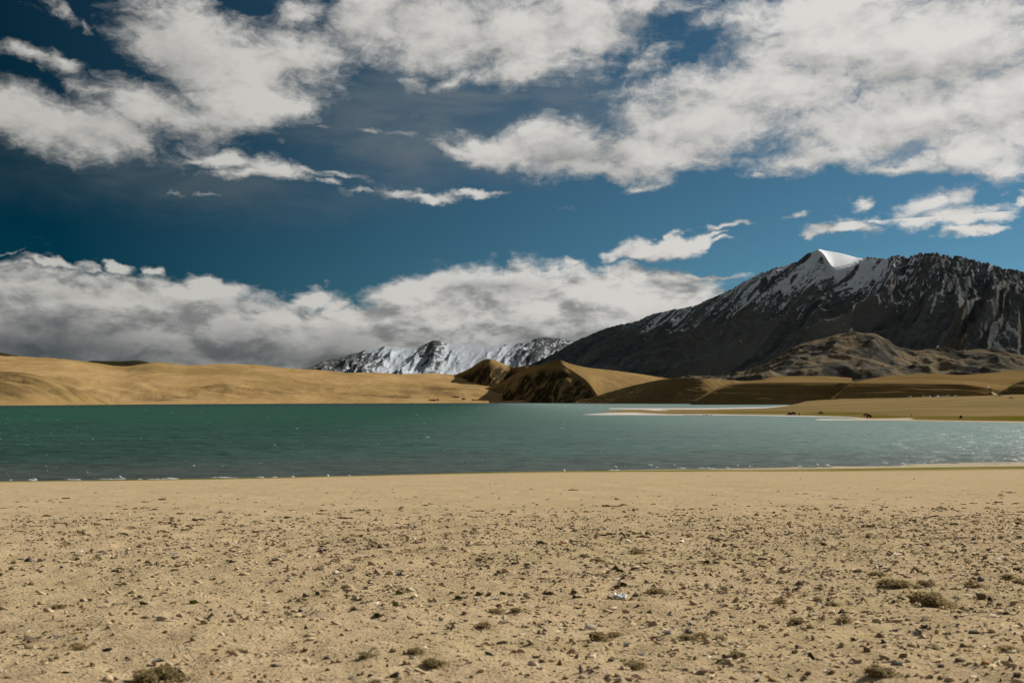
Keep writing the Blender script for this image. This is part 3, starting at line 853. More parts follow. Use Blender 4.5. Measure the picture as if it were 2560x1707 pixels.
# lake
M_lake = bpy.data.materials.new('lake_water')
M_lake.use_nodes = True
t = NT(M_lake.node_tree)
t.t.nodes.remove(t.t.nodes['Principled BSDF'])
pos = t.n('ShaderNodeNewGeometry').outputs['Position']
xx, yy, zz = t.xyz(pos)
off = t.m('SUBTRACT', yy, t.m('ADD', 110.0, t.m('MULTIPLY', xx, 0.27)))      # metres out from the near shore
w1 = t.noise(t.mapping(pos, rot=(0, 0, R(12)), scale=(0.45, 1, 1)), 0.55, 5, 0.62, 0.5)
w2 = t.noise(t.mapping(pos, rot=(0, 0, R(-8)), scale=(0.4, 1, 1)), 0.10, 5, 0.6, 0.4)
w4 = t.noise(t.mapping(pos, rot=(0, 0, R(4)), scale=(0.16, 1, 1)), 0.16, 9, 0.74, 0.3)
w3 = t.noise(t.mapping(pos, scale=(0.12, 1, 1)), 0.012, 4, 0.55, 0.6)
hh = t.m('ADD', t.m('MULTIPLY', w1, 0.7), t.m('MULTIPLY', w2, 2.2))
nrm = t.bump(hh, 1.0, 0.9)
green = t.mix(t.ss(off, 0, 420), (0.011, 0.050, 0.037), (0.001, 0.053, 0.031))
green = t.mix(t.ss(off, 500, 2200), green, (0.001, 0.027, 0.023))
green = t.mix(t.ss(w3, 0.40, 0.62, 0, 0.45), green, t.mix(1.0, green, (0.60, 0.72, 0.80), 'MULTIPLY'))
green = t.mix(t.ss(t.m('ADD', w1, t.m('MULTIPLY', w2, 0.6)), 0.72, 0.98, 0, 0.75), green, t.mix(1.0, green, (2.1, 1.7, 1.7), 'MULTIPLY'))
green = t.mix(t.ss(w4, 0.50, 0.38, 0, 0.85), green, t.mix(1.0, green, (0.40, 0.46, 0.52), 'MULTIPLY'))
green = t.mix(t.ss(w4, 0.53, 0.64, 0, 0.7), green, t.mix(1.0, green, (1.9, 1.6, 1.6), 'MULTIPLY'))
# sky reflection painted pale towards the right; greyer shallows along the beach
sky_sheen = t.ss(t.m('ADD', xx, t.m('MULTIPLY', off, 0.02)), -60, 110)
green = t.mix(t.m('MULTIPLY', t.m('MULTIPLY', sky_sheen, 0.85), t.ss(w4, 0.2, 0.5, 0.55, 1.0)), green, (0.17, 0.25, 0.235))
shal = t.ss(t.m('ADD', off, t.m('MULTIPLY', t.m('SUBTRACT', w2, 0.5), 40.0)), 55, 2)
green = t.mix(t.m('MULTIPLY', shal, 0.6), green, (0.070, 0.074, 0.072))
dif = t.n('ShaderNodeBsdfDiffuse'); t.put(dif.inputs[0], green)
glo = t.n('ShaderNodeBsdfGlossy'); glo.inputs['Roughness'].default_value = 0.42
t.put(glo.inputs['Color'], (1, 1, 1)); t.put(glo.inputs['Normal'], nrm)
fr = t.n('ShaderNodeFresnel'); fr.inputs['IOR'].default_value = 1.33; t.put(fr.inputs['Normal'], nrm)
ff = t.m('MINIMUM', t.m('MULTIPLY', fr.outputs[0], 0.4), 0.095)
ms = t.n('ShaderNodeMixShader')
t.put(ms.inputs[0], ff); t.put(ms.inputs[1], dif.outputs[0]); t.put(ms.inputs[2], glo.outputs[0])
t.t.links.new(ms.outputs[0], t.t.nodes['Material Output'].inputs['Surface'])
a_ = np.concatenate([-np.geomspace(20, 0.66, 14), np.linspace(-0.64, 0.64, 320), np.geomspace(0.66, 20, 14)])
ly = np.concatenate([np.linspace(20, 70, 6), np.geomspace(74, 420, 330), np.geomspace(425, 9000, 60)])
LA, LY = np.meshgrid(a_, ly)
LX = LA * (LY + 9)
LZ = (0.17 * fbm(LX / 8, LY / 2.8, 3, 301) + 0.10 * fbm((LX + .3 * LY) / 3.2, LY / 1.3, 3, 302)) * (1 - sstep(LY, 250, 420)) * (1 - sstep(np.abs(LA), 0.6, 0.66))
grid_obj('lake', LX, LY, LZ, M_lake)

# ------------------------------------------------------------------ things far off: animals, tents, cars, walls
rng = np.random.default_rng(11)
GRIDS = {}
def surface_at(obname, px, py):
    """nearest point of a terrain object seen at a place of the photograph"""
    if obname not in GRIDS:
        me = bpy.data.objects[obname].data
        co = np.empty(len(me.vertices) * 3, np.float32)
        me.vertices.foreach_get('co', co)
        GRIDS[obname] = co.reshape(-1, 3)
    co = GRIDS[obname]
    sx = PX0 + F * co[:, 0] / co[:, 1]
    sy = PYH - F * (co[:, 2] - H) / co[:, 1]
    e = (sx - px) ** 2 + ((sy - py) * 1.5) ** 2 + co[:, 1] * 1e-4
    return co[int(np.argmin(e))].astype(float)

ICO_V = np.array([(-1, 1.618, 0), (1, 1.618, 0), (-1, -1.618, 0), (1, -1.618, 0), (0, -1, 1.618), (0, 1, 1.618), (0, -1, -1.618), (0, 1, -1.618),
                  (1.618, 0, -1), (1.618, 0, 1), (-1.618, 0, -1), (-1.618, 0, 1)]) / 1.902
ICO_F = np.array([(0, 11, 5), (0, 5, 1), (0, 1, 7), (0, 7, 10), (0, 10, 11), (1, 5, 9), (5, 11, 4), (11, 10, 2), (10, 7, 6), (7, 1, 8),
                  (3, 9, 4), (3, 4, 2), (3, 2, 6), (3, 6, 8), (3, 8, 9), (4, 9, 5), (2, 4, 11), (6, 2, 10), (8, 6, 7), (9, 8, 1)])
def ico2():
    v = [tuple(p) for p in ICO_V]; f = []; mid = {}
    def m(a, b):
        k = (min(a, b), max(a, b))
        if k not in mid:
            p = np.array(v[a]) + np.array(v[b]); p /= np.linalg.norm(p)
            mid[k] = len(v); v.append(tuple(p))
        return mid[k]
    for a, b, c in ICO_F:
        x, y, z = m(a, b), m(b, c), m(c, a)
        f += [(a, x, z), (b, y, x), (c, z, y), (x, y, z)]
    return np.array(v), np.array(f)
I2V, I2F = ico2()

def cut_stone(v, n, r, depth=(0.45, 0.85)):
    """facets: push every point back to a few random planes"""
    v = v.copy()
    for _ in range(n):
        d = r.normal(size=3); d /= np.linalg.norm(d)
        h = r.uniform(*depth)
        k = (v @ d - h).clip(0)
        v -= k[:, None] * d
    return v

def skin_mesh(name, pts, edges, radii, mat, levels=1):
    me = bpy.data.meshes.new(name)
    me.from_pydata(pts, edges, [])
    o = bpy.data.objects.new(name, me); COL.objects.link(o)
    o.modifiers.new('skin', 'SKIN')
    for i, r in enumerate(radii):
        me.skin_vertices[0].data[i].radius = r if hasattr(r, '__len__') else (r, r)
    me.skin_vertices[0].data[0].use_root = True
    s_ = o.modifiers.new('sub', 'SUBSURF'); s_.levels = levels; s_.render_levels = levels
    dg = bpy.context.evaluated_depsgraph_get()
    out = bpy.data.meshes.new_from_object(o.evaluated_get(dg))
    bpy.data.objects.remove(o)
    out.name = name
    out.materials.clear(); out.materials.append(mat)
    for p in out.polygons: p.use_smooth = True
    return out

def mobj(name, me, parent=None):
    o = bpy.data.objects.new(name, me); COL.objects.link(o)
    if parent: o.parent = parent
    return o

def copy_tree(o, parent=None):
    c = o.copy(); COL.objects.link(c)
    if parent: c.parent = parent
    for ch in list(o.children):
        copy_tree(ch, c)
    return c

# yaks: head down, long skirt of hair, horns and tail
M_yak = plain('yak_hair', (0.018, 0.014, 0.012), 0.9, 0.1, 0.3, 6)
M_horn = plain('yak_horn', (0.16, 0.15, 0.13), 0.5, 0.3)
def yak_parts():
    pts = [(-.15, 0, 1.0), (-.75, 0, 1.02), (.35, 0, 1.15), (.75, 0, 1.02), (1.08, 0, .72), (1.32, 0, .45),          # body, neck, head, muzzle
           (.45, .22, .55), (.47, .22, 0.04), (.45, -.22, .55), (.47, -.22, .04),                                    # front legs
           (-.72, .22, .62), (-.82, .22, .34), (-.76, .22, .04), (-.72, -.22, .62), (-.82, -.22, .34), (-.76, -.22, .04)]
    ed = [(0, 1), (0, 2), (2, 3), (3, 4), (4, 5), (2, 6), (6, 7), (2, 8), (8, 9), (1, 10), (10, 11), (11, 12), (1, 13), (13, 14), (14, 15)]
    ra = [(.40, .46), (.36, .40), (.40, .50), .28, .19, .11, .15, .075, .15, .075, .19, .10, .075, .19, .10, .075]
    body = skin_mesh('body', pts, ed, ra, M_yak)
    horns = [skin_mesh('horn', [(1.0, .1 * q, .86), (1.0, .30 * q, .95), (1.10, .36 * q, 1.12)], [(0, 1), (1, 2)], [.045, .035, .012], M_horn) for q in (-1, 1)]
    tail = skin_mesh('tail', [(-1.08, 0, 1.12), (-1.2, 0, .8), (-1.18, 0, .45)], [(0, 1), (1, 2)], [.05, .09, .10], M_yak)
    return body, horns, tail
yb, yh, yt = yak_parts()
def make_yak():
    r = empty('yak', (0, 0, 0))
    mobj('body', yb, r); mobj('tail', yt, r)
    for h_ in yh: mobj('horn', h_, r)
    return r
yaks = [(1974, 1038.4, 200, 1.15, 'dark yak grazing at the lake edge, front one of the close pair'), (1984, 1037.6, 20, 1.2, 'dark yak grazing at the lake edge, rear one of the close pair'),
        (1998, 1038.0, 70, 0.85, 'small dark yak seen end-on, just right of the close pair'), (2052, 1036.0, 185, 1.1, 'dark yak standing apart on the dry meadow, right of the close pair'),
        (2165, 1040.4, 175, 0.95, 'dark yak behind its neighbour on the green turf above the white sand tongue'), (2173, 1045.2, 10, 1.15, 'dark yak nearest the white sand tongue, in front of its neighbour'),
        (2402, 1047.0, 85, 0.95, 'lone dark yak seen end-on at the rim of the meadow, rightmost of the herd')]
proto = make_yak()
for i, (px, py, rz, k, lab) in enumerate(yaks):
    y = proto if i == 0 else copy_tree(proto)
    x_, y_, z_ = meadow_at(px, py)
    y.location = (x_, y_, z_ - 0.02); y.rotation_euler = (0, 0, R(rz)); y.scale = (k, k, k)
    tag(y, lab, 'yak', 'yaks grazing on the far shore')

M_post = plain('old_wood', (0.05, 0.04, 0.03), 0.9, 0.1, 0.3, 5)
x_, y_, z_ = meadow_at(2279, 1041.5)
v, f = [], []
for i in range(5):
    for k in range(8):
        a = k / 8 * 2 * math.pi
        r_ = (.13, .12, .11, .105, .02)[i]
        v.append((r_ * math.cos(a) + .04 * i, r_ * math.sin(a), (-.2, .35, .7, 1.02, 1.05)[i]))
f = [(i * 8 + k, i * 8 + (k + 1) % 8, i * 8 + 8 + (k + 1) % 8, i * 8 + 8 + k) for i in range(4) for k in range(8)]
o = mesh_obj('wooden_post', v, f, M_post)
o.location = (x_, y_, z_)
tag(o, 'short dark leaning post standing on the green turf of the far meadow', 'post')

# herders' camp at the foot of the terraces
M_canvas = plain('white_canvas', (0.72, 0.70, 0.66), 0.8, 0.1, 0.1, 2)
M_hair = plain('dark_tent_cloth', (0.035, 0.032, 0.030), 0.9, 0.1, 0.2, 2)
M_flap = plain('tent_door', (0.10, 0.09, 0.08), 0.9)
def tent_mesh(w, d, h, mat, wall=0.35):
    """ridge tent with low walls and a sagging ridge"""
    nx, v, f = 7, [], []
    prof = [(-d / 2, 0), (-d / 2 * .97, h * wall), (-d / 4 * .9, h * .66), (0, h), (d / 4 * .9, h * .66), (d / 2 * .97, h * wall), (d / 2, 0)]
    for i in range(nx):
        x = (i / (nx - 1) - .5) * w
        sag = 1 - .10 * math.sin(math.pi * i / (nx - 1))
        for (y, z) in prof:
            v.append((x, y, z * sag))
    n = len(prof)
    f = [(i * n + k, i * n + k + 1, (i + 1) * n + k + 1, (i + 1) * n + k) for i in range(nx - 1) for k in range(n - 1)]
    for i in (0, nx - 1):
        b_ = i * n
        f += [(b_, b_ + 1, b_ + 5, b_ + 6), (b_ + 1, b_ + 2, b_ + 4, b_ + 5), (b_ + 2, b_ + 3, b_ + 3, b_ + 4)]
    me = bpy.data.meshes.new('canopy')
    me.from_pydata(v, [], [tuple(dict.fromkeys(q)) for q in f])
    me.materials.append(mat)
    return me
def door_mesh(h):
    me = bpy.data.meshes.new('door_flap')
    me.from_pydata([(-.45, 0, 0), (.45, 0, 0), (.35, -.05, h), (-.35, -.05, h), (-.45, -.12, 0), (.45, -.12, 0), (.35, -.14, h), (-.35, -.14, h)], [],
                   [(0, 1, 2, 3), (4, 5, 6, 7), (0, 1, 5, 4), (1, 2, 6, 5), (2, 3, 7, 6), (3, 0, 4, 7)])
    me.materials.append(M_flap)
    return me
tw, td_, tdoor = tent_mesh(3.0, 2.6, 1.9, M_canvas), tent_mesh(5.5, 3.2, 1.5, M_hair, .5), door_mesh(1.0)
def tent(px, py, dark, k, label, rz):
    r = empty('herder_tent', (0, 0, 0), rz)
    mobj('canopy', td_ if dark else tw, r)
    d_ = mobj('door_flap', tdoor, r)
    d_.location = (0.2, -1.55 if dark else -1.27, 0)
    x_, y_, z_ = meadow_at(px, py)
    r.location = (x_, y_, z_ - 0.05); r.scale = (k, k, k)
    return tag(r, label, 'tent', 'herders tents at the foot of the terraces')
camp = [(2275, 993.6, 0, 1.25, 'large white tent standing alone at the left end of the far camp'),
        (2291, 993.2, 1, .7, 'small dark tent in the gap right of the lone white tent'),
        (2309, 992.6, 0, 1.0, ''), (2316, 992.8, 0, .7, ''), (2323, 992.6, 0, .75, ''), (2325, 991.9, 0, .8, ''), (2333, 992.0, 1, .9, ''), (2337, 992.0, 0, .8, ''), (2344, 991.6, 0, 1.0, ''), (2349, 991.8, 0, .8, ''),
        (2354, 991.2, 1, .7, ''), (2358, 991.4, 0, .8, ''), (2366, 991.2, 0, .75, ''), (2371, 991.0, 0, 1.15, ''), (2377, 990.6, 1, 1.1, ''), (2384, 990.6, 1, .8, ''), (2388, 990.5, 0, .8, ''), (2393, 990.2, 0, .6, '')]
ORD = ['', 'first', 'second', 'third', 'fourth', 'fifth', 'sixth', 'seventh', 'eighth', 'ninth', 'tenth', 'eleventh', 'twelfth', 'last']
cnt = {0: 0, 1: 0}
for px, py, dk_, k, lab in camp:
    if not lab:
        cnt[dk_] += 1
        lab = f"{ORD[cnt[dk_]]} {'low dark' if dk_ else 'small white'} tent from the left in the row under the shaded terrace"
    tent(px, py, dk_, k, lab or ('low dark tent in the row of tents at the foot of the shaded terrace' if dk_ else 'small white tent in the row of tents at the foot of the shaded terrace'), R(rng.uniform(-35, 35)))

# two parked cars
M_carw = plain('white_car_paint', (0.75, 0.75, 0.74), 0.3, 0.5)
M_card = plain('dark_car_paint', (0.045, 0.035, 0.03), 0.3, 0.5)
M_glass = plain('car_glass', (0.02, 0.025, 0.03), 0.08, 0.6)
M_tyre = plain('tyre_rubber', (0.02, 0.02, 0.02), 0.8)
M_lamp = plain('lamp_glass', (0.6, 0.6, 0.55), 0.2, 0.5)
def prism(name, prof, w, mat, parent, inset=None, y0=0.0):
    """side profile (x, z) given a width; the upper points lean inwards"""
    n, v = len(prof), []
    for sgn in (-1, 1):
        for (x, z) in prof:
            lean = 0 if inset is None else inset * max(0, z - 0.95)
            v.append((x, y0 + sgn * (w / 2 - lean), z))
    f = [tuple(range(n))[::-1], tuple(range(n, 2 * n))] + [(i, (i + 1) % n, n + (i + 1) % n, n + i) for i in range(n)]
    me = bpy.data.meshes.new(name); me.from_pydata(v, [], f); me.materials.append(mat)
    return mobj(name, me, parent)
def wheel_mesh():
    v, f = [], []
    rings = [(.22, -.10), (.34, -.11), (.37, -.06), (.37, .06), (.34, .11), (.22, .10)]
    for r_, y in rings:
        for k in range(14):
            a = k / 14 * 2 * math.pi
            v.append((r_ * math.cos(a), y, r_ * math.sin(a)))
    f = [(i * 14 + k, i * 14 + (k + 1) % 14, (i + 1) * 14 + (k + 1) % 14, (i + 1) * 14 + k) for i in range(5) for k in range(14)]
    f += [tuple(range(14)), tuple(range(70, 84))]
    me = bpy.data.meshes.new('wheel'); me.from_pydata(v, [], f); me.materials.append(M_tyre)
    return me
wm = wheel_mesh()
def car(px, py, rz, mat, label):
    r = empty('parked_car', (0, 0, 0), R(rz))
    prism('body', [(-2.15, .35), (-2.2, .75), (-2.1, 1.02), (-1.9, 1.05), (.95, 1.05), (1.25, 1.0), (2.1, .9), (2.2, .7), (2.15, .35)], 1.75, mat, r)
    prism('cabin', [(-2.0, 1.05), (-1.75, 1.66), (-1.5, 1.72), (.05, 1.72), (.25, 1.68), (.95, 1.05)], 1.66, mat, r, .22)
    for q in (-1, 1):
        for a_, b_ in ((-1.65, -.85), (-.75, .05)):
            prism('side_window', [(a_, 1.12), (a_ + .06, 1.58), (b_ - .04, 1.58), (b_ + .10, 1.12)], .03, M_glass, r, None, q * 0.79)
    for x in (-1.35, 1.35):
        for q in (-1, 1):
            w_ = mobj('wheel', wm, r); w_.location = (x, q * .78, .37)
    for q in (-1, 1):
        prism('headlight', [(2.12, .68), (2.14, .84), (2.22, .82), (2.23, .68)], .3, M_lamp, r, None, q * .62)
    prism('windscreen', [(.32, 1.60), (.36, 1.62), (.90, 1.12), (.85, 1.10)], 1.4, M_glass, r)
    x_, y_, z_ = meadow_at(px, py)
    r.location = (x_, y_, z_)
    return tag(r, label, 'car', 'cars parked on the far meadow')
car(2528, 996.5, 14, M_carw, 'white car parked on the far meadow right of the pale track')
car(2550, 995.6, 5, M_card, 'dark car parked on the far meadow at the right, beyond the white one')

# low dry-stone walls of the pens on the far shore
M_wall = plain('wall_stone', (0.060, 0.048, 0.034), 0.95, 0.1, 0.4, 0.8)
def low_wall(px, py, w, h, label):
    p = surface_at('tan_hill', px, py)
    n = max(8, int(w * 1.2)); v = []
    r_ = np.random.default_rng(int(px * 7))
    for i in range(n + 1):
        x = (i / n - .5) * w
        hh_ = h * (0.75 + 0.5 * r_.random()) * (0.45 if i in (0, n) else 1)
        y = 0.8 * math.sin(i * .35 + px)
        for (a_, z) in ((-.55, -.6), (-.45, hh_ * .7), (-.28, hh_), (.28, hh_ * (.9 + .2 * r_.random())), (.45, hh_ * .6), (.55, -.6)):
            v.append((x + r_.uniform(-.12, .12), y + a_ + r_.uniform(-.06, .06), z))
    f = [(i * 6 + k, i * 6 + k + 1, i * 6 + 7 + k, i * 6 + 6 + k) for i in range(n) for k in range(5)]
    f += [(0, 1, 4, 5), (1, 2, 3, 4), (n * 6, n * 6 + 5, n * 6 + 4, n * 6 + 1), (n * 6 + 1, n * 6 + 4, n * 6 + 3, n * 6 + 2)]
    o = mesh_obj('stone_wall', v, f, M_wall, smooth=False)
    o.location = p
    return tag(o, label, 'wall', 'low walls on the far shore')
for a in [(1014, 993.4, 11, 2.4, 'short dark wall on the far tan shore, leftmost of the low walls'),
          (1040, 993.8, 13, 2.0, 'thin dark wall on the far shore just left of the white hut'),
          (1084, 994.2, 9, 2.4, 'short dark wall on the far shore right of the white hut'),
          (1072, 1000.0, 9, 3.0, 'left block of the dark low walls by the water below the white hut'),
          (1080, 1001.6, 20, 3.4, 'longest dark block of the low walls by the water below the white hut'),
          (1092, 1000.2, 8, 2.6, 'right block of the dark low walls by the water below the white hut'),
          (1139, 993.6, 18, 2.4, 'long straight dark wall below the small tan knoll'),
          (1157, 997.8, 12, 3.0, 'dark wall between the long straight wall and the water'),
          (1127, 1002.0, 7, 2.4, 'short dark wall nearest the water under the long straight wall'),
          (1182, 999.0, 9, 2.0, 'thin dark wall near the ragged foot of the peaked hill'),
          (1192, 1001.0, 8, 3.0, 'short dark wall by the water, rightmost of the low walls')]:
    low_wall(*a)
p = surface_at('tan_hill', 1050, 994.5)
hut = empty('herder_hut', tuple(p))
prism('wall', [(-2.6, -.5), (-2.6, 2.3), (2.6, 2.3), (2.6, -.5)], 3.4, M_canvas, hut)
prism('roof', [(-2.9, 2.3), (-2.7, 2.75), (2.7, 2.75), (2.9, 2.3)], 3.9, M_flap, hut)
prism('door', [(-.5, 0), (-.5, 1.8), (.4, 1.8), (.4, 0)], .08, M_flap, hut, None, -1.72)
tag(hut, 'small white flat-roofed hut among the low walls on the far shore', 'hut')

# dark rocks at the water's edge
M_shorerock = plain('wet_rock', (0.035, 0.032, 0.026), 0.7, 0.3, 0.4, 2)
def rock_bar(px, py, w, h, label, plan_q):
    Y = 8 * F / (plan_q - PYH); X = (px - PX0) / F * Y
    v, f = [], []
    r_ = np.random.default_rng(int(px))
    for i in range(14):
        c_ = cut_stone(I2V * (1 + .15 * r_.normal(size=(len(I2V), 1))), 5, r_)
        c_ = c_ * (w / 9 * r_.uniform(.5, 1.1), 1.2, h * r_.uniform(.5, 1)) + ((i / 13 - .5) * w, r_.uniform(-1, 1), 0)
        f.append(I2F + len(v) * len(I2V)); v.append(c_)
    o = mesh_obj('shore_rock', np.concatenate(v), np.concatenate(f), M_shorerock, smooth=False)
    o.location = (X, Y, 0)
    return tag(o, label, 'rock')
rock_bar(1747, 1037, 13, .35, 'low dark rock bar lying along the rim of the white sand finger', 1038.2)
rock_bar(1488, 1006.5, 34, 5.0, 'low black rocks in the water under the dark peaked hill', 1008.0)
rock_bar(1643, 1008.5, 10, 1.8, 'small black rock off the foot of the round olive hill', 1009.0)

# pale track on the slope above the cars
M_track = plain('bare_track', (0.33, 0.235, 0.12), 0.95, 0.1, 0.2, 0.2)
tv, w_ = [], 2.2
tp = [surface_at('terrace.001', x, y) for x, y in ((2470, 966), (2473, 971), (2477, 976), (2481, 980))] + [np.array(meadow_at(x, y)) for x, y in ((2489, 987), (2500, 990), (2512, 994))]
for q in tp:
    tv += [(q[0] - w_, q[1], q[2] + .35), (q[0] + w_, q[1], q[2] + .35)]
o = mesh_obj('track', tv, [(2 * i, 2 * i + 1, 2 * i + 3, 2 * i + 2) for i in range(len(tp) - 1)], M_track)
o['kind'] = 'structure'

# ------------------------------------------------------------------ foam and whitecaps
M_foam = plain('foam', (0.78, 0.80, 0.78), 0.7, 0.2)
def lumps(spec):
    """low ridges: (x, y, width, height, seed)"""
    v, f, n = [], [], 0
    for (x, y, w, h, sd_) in spec:
        k = max(4, min(26, int(w / .25)))
        r_ = np.random.default_rng(sd_)
        t_ = np.linspace(-.5, .5, k)
        env = np.sqrt((1 - (2 * t_) ** 2).clip(0.02)) * (0.45 + .75 * r_.random(k))
        off_ = np.cumsum(r_.normal(size=k)) * .05
        for i in range(k):
            for (a_, z) in ((-.45, -.01), (-.2, .75), (.05, 1.0), (.5, -.01)):
                v.append((x + t_[i] * w, y + off_[i] + a_ * env[i] * max(h * 2.5, .2), z * h * env[i] + .005))
        for i in range(k - 1):
            for j in range(3):
                a_ = n + i * 4 + j
                f.append((a_, a_ + 1, a_ + 5, a_ + 4))
        n += k * 4
    return v, f
def on_lake(px, py):
    Y = 8 * F / (py - PYH)
    return (px - PX0) / F * Y, Y
spec = []
for x0, x1, y in [(17, 36, 1201.5), (63, 94, 1202.3), (78, 96, 1200), (120, 127, 1200.5), (161, 203, 1201), (241, 318, 1199), (294, 306, 1193.5), (297, 314, 1197), (340, 360, 1200.5), (365, 452, 1199.5), (410, 450, 1198),
                  (522, 597, 1196), (635, 666, 1195), (677, 697, 1195), (721, 739, 1194), (800, 826, 1193.8), (815, 824, 1190), (850, 880, 1193), (868, 878, 1191),
                  (1003, 1018, 1189), (1405, 1414, 1177), (1512, 1575, 1178), (1534, 1544, 1167), (1616, 1632, 1163.5), (1637, 1646, 1169), (1680, 1690, 1164), (1690, 1720, 1172), (1740, 1790, 1172),
                  (1808, 1825, 1171), (1838, 1852, 1165.5), (1868, 1880, 1168), (1877, 1884, 1164.5), (1918, 1938, 1168), (1992, 2005, 1166), (2037, 2048, 1162), (2060, 2075, 1163.5), (2198, 2218, 1159), (2242, 2264, 1160.5), (2515, 2550, 1151.5)]:
    xa, ya = on_lake((x0 + x1) / 2, y)
    spec.append((xa, ya, (x1 - x0) / F * ya, .17, int(x0)))
v, f = lumps(spec)
o = mesh_obj('foam', v, f, M_foam)
tag(o, 'broken white foam of small waves breaking along the near beach', 'foam', kind='stuff')
spec = []
while len(spec) < 330:
    py = 1012 + (1190 - 1012) * rng.random() ** 1.5
    px = 2560 * rng.random() ** 1.35 - 20
    if px > 1400 and py < 1050: continue
    x, y = on_lake(px, py)
    sz = rng.lognormal(math.log(1.55), .5)          # apparent size follows distance only loosely: bigger breakers farther out
    spec.append((x, y, min(3.2, max(.12, 1.3 * sz / F * y)), min(.16, max(.03, .45 * sz / F * y)), len(spec)))
v, f = lumps(spec)
o = mesh_obj('whitecaps', v, f, M_foam)
tag(o, 'tiny scattered whitecaps on the open green water', 'whitecaps', kind='stuff')

# ------------------------------------------------------------------ stones, tussocks and litter of the near shore
STONE = {}
for nm, c1, c2 in [('slate', (.085, .085, .083), (.15, .148, .142)), ('black', (.020, .020, .021), (.040, .039, .038)), ('brown', (.13, .083, .048), (.22, .145, .085)),
                   ('orange', (.33, .175, .066), (.46, .27, .12)), ('pale', (.50, .45, .38), (.64, .59, .52)), ('tan', (.30, .22, .135), (.42, .32, .21))]:
    m, t, b = new_mat(nm + '_stone')
    pos = t.n('ShaderNodeNewGeometry').outputs['Position']
    rnd = t.n('ShaderNodeObjectInfo').outputs['Random']
    n1 = t.noise(pos, 60, 6, 0.65)
    n2 = t.noise(pos, 14, 4, 0.6)
    c = t.mix(t.ss(t.m('ADD', t.m('MULTIPLY', n1, .6), t.m('MULTIPLY', n2, .6)), .4, .8), c1, c2)
    c = t.mix(t.m('MULTIPLY', rnd, .45), c, (.34, .26, .16))
    up = t.xyz(t.n('ShaderNodeNewGeometry').outputs['Normal'])[2]
    c = t.mix(t.m('MULTIPLY', t.ss(up, .5, 1.0), t.ss(n2, .38, .62, .1, .8)), c, (.50, .38, .235))      # dust lying on top
    t.put(b.inputs['Base Color'], c)
    t.put(b.inputs['Normal'], t.bump(n1, .4, .01))
    STONE[nm] = m

def stone_meshes(shape, n, seed):
    out = []
    for i in range(n):
        r_ = np.random.default_rng(seed + i)
        v = I2V * (1 + .05 * r_.normal(size=(len(I2V), 1)))
        sc_, cuts = {'round': ((.5, .42, .36), 6), 'block': ((.5, .40, .36), 16), 'slab': ((.5, .36, .14), 16), 'wedge': ((.5, .36, .40), 14), 'flake': ((.5, .30, .10), 14)}[shape]
        v = cut_stone(v, cuts, r_, (.30, .62) if shape != 'round' else (.55, .9))
        v = v / np.abs(v).max(0) * np.array(sc_)
        if shape == 'wedge':
            v[:, :2] *= (1.0 - .85 * ((v[:, 2] / .5 + 1) / 2))[:, None]
            v[:, 0] += .16 * r_.choice([-1, 1]) * (v[:, 2] / .5 + 1) / 2
        v[:, 2] -= v[:, 2].min() * .55
        out.append(v)
    return out
SHAPES = {k: stone_meshes(k, 7, 100 * i) for i, k in enumerate(('round', 'block', 'slab', 'wedge', 'flake'))}
STONE_ME = {}
def stone_mesh(shape, i, col):
    k = (shape, i, col)
    if k not in STONE_ME:
        STONE_ME[k] = mesh_obj('stone', SHAPES[shape][i], I2F, STONE[col], smooth=False, link=False)
    return STONE_ME[k]

LAND = [('the largest tussock', 2337, 1496), ('the white plastic scrap', 1548, 1493), ('the lone flat slab', 74, 1396), ('the jagged rock', 797, 1481), ('the lone black stone', 1350, 1394),
        ('the tall wedge stone', 1453, 1667), ('the big frayed tussock', 388, 1685), ('the lowest tufted tussock', 2201, 1679), ('the twin black stones', 2462, 1491),
        ('the long low tussock', 1083, 1653), ('the ragged dark tussock', 1497, 1590), ('the broad tussock', 2240, 1460), ('the lone white stone', 1242, 1362)]
USED = {}
def where(px, py):
    best = min(LAND, key=lambda q: math.hypot(px - q[1], (py - q[2]) * 2.2) + (1e9 if abs(px - q[1]) + abs(py - q[2]) < 6 else 0))
    dx_, dy_ = px - best[1], (py - best[2]) * 2.2
    d_ = math.hypot(dx_, dy_)
    if abs(dx_) > 1.6 * abs(dy_): w = 'left of' if dx_ < 0 else 'right of'
    elif abs(dy_) > 1.6 * abs(dx_): w = 'behind' if dy_ < 0 else 'in front of'
    else: w = ('behind and ' if dy_ < 0 else 'in front and ') + ('left of' if dx_ < 0 else 'right of')
    far_ = 'just ' if d_ < 110 else ('well ' if d_ > 300 else '')
    return f'{far_}{w} {best[0]}'
def unique(lab):
    USED[lab] = USED.get(lab, 0) + 1
    return lab
COLN = {'slate': 'grey', 'black': 'black', 'brown': 'brown', 'orange': 'orange', 'pale': 'whitish', 'tan': 'tan'}
SHN = {'round': 'rounded', 'block': 'blocky', 'slab': 'flat', 'wedge': 'pointed', 'flake': 'thin'}
ALL_ST = []
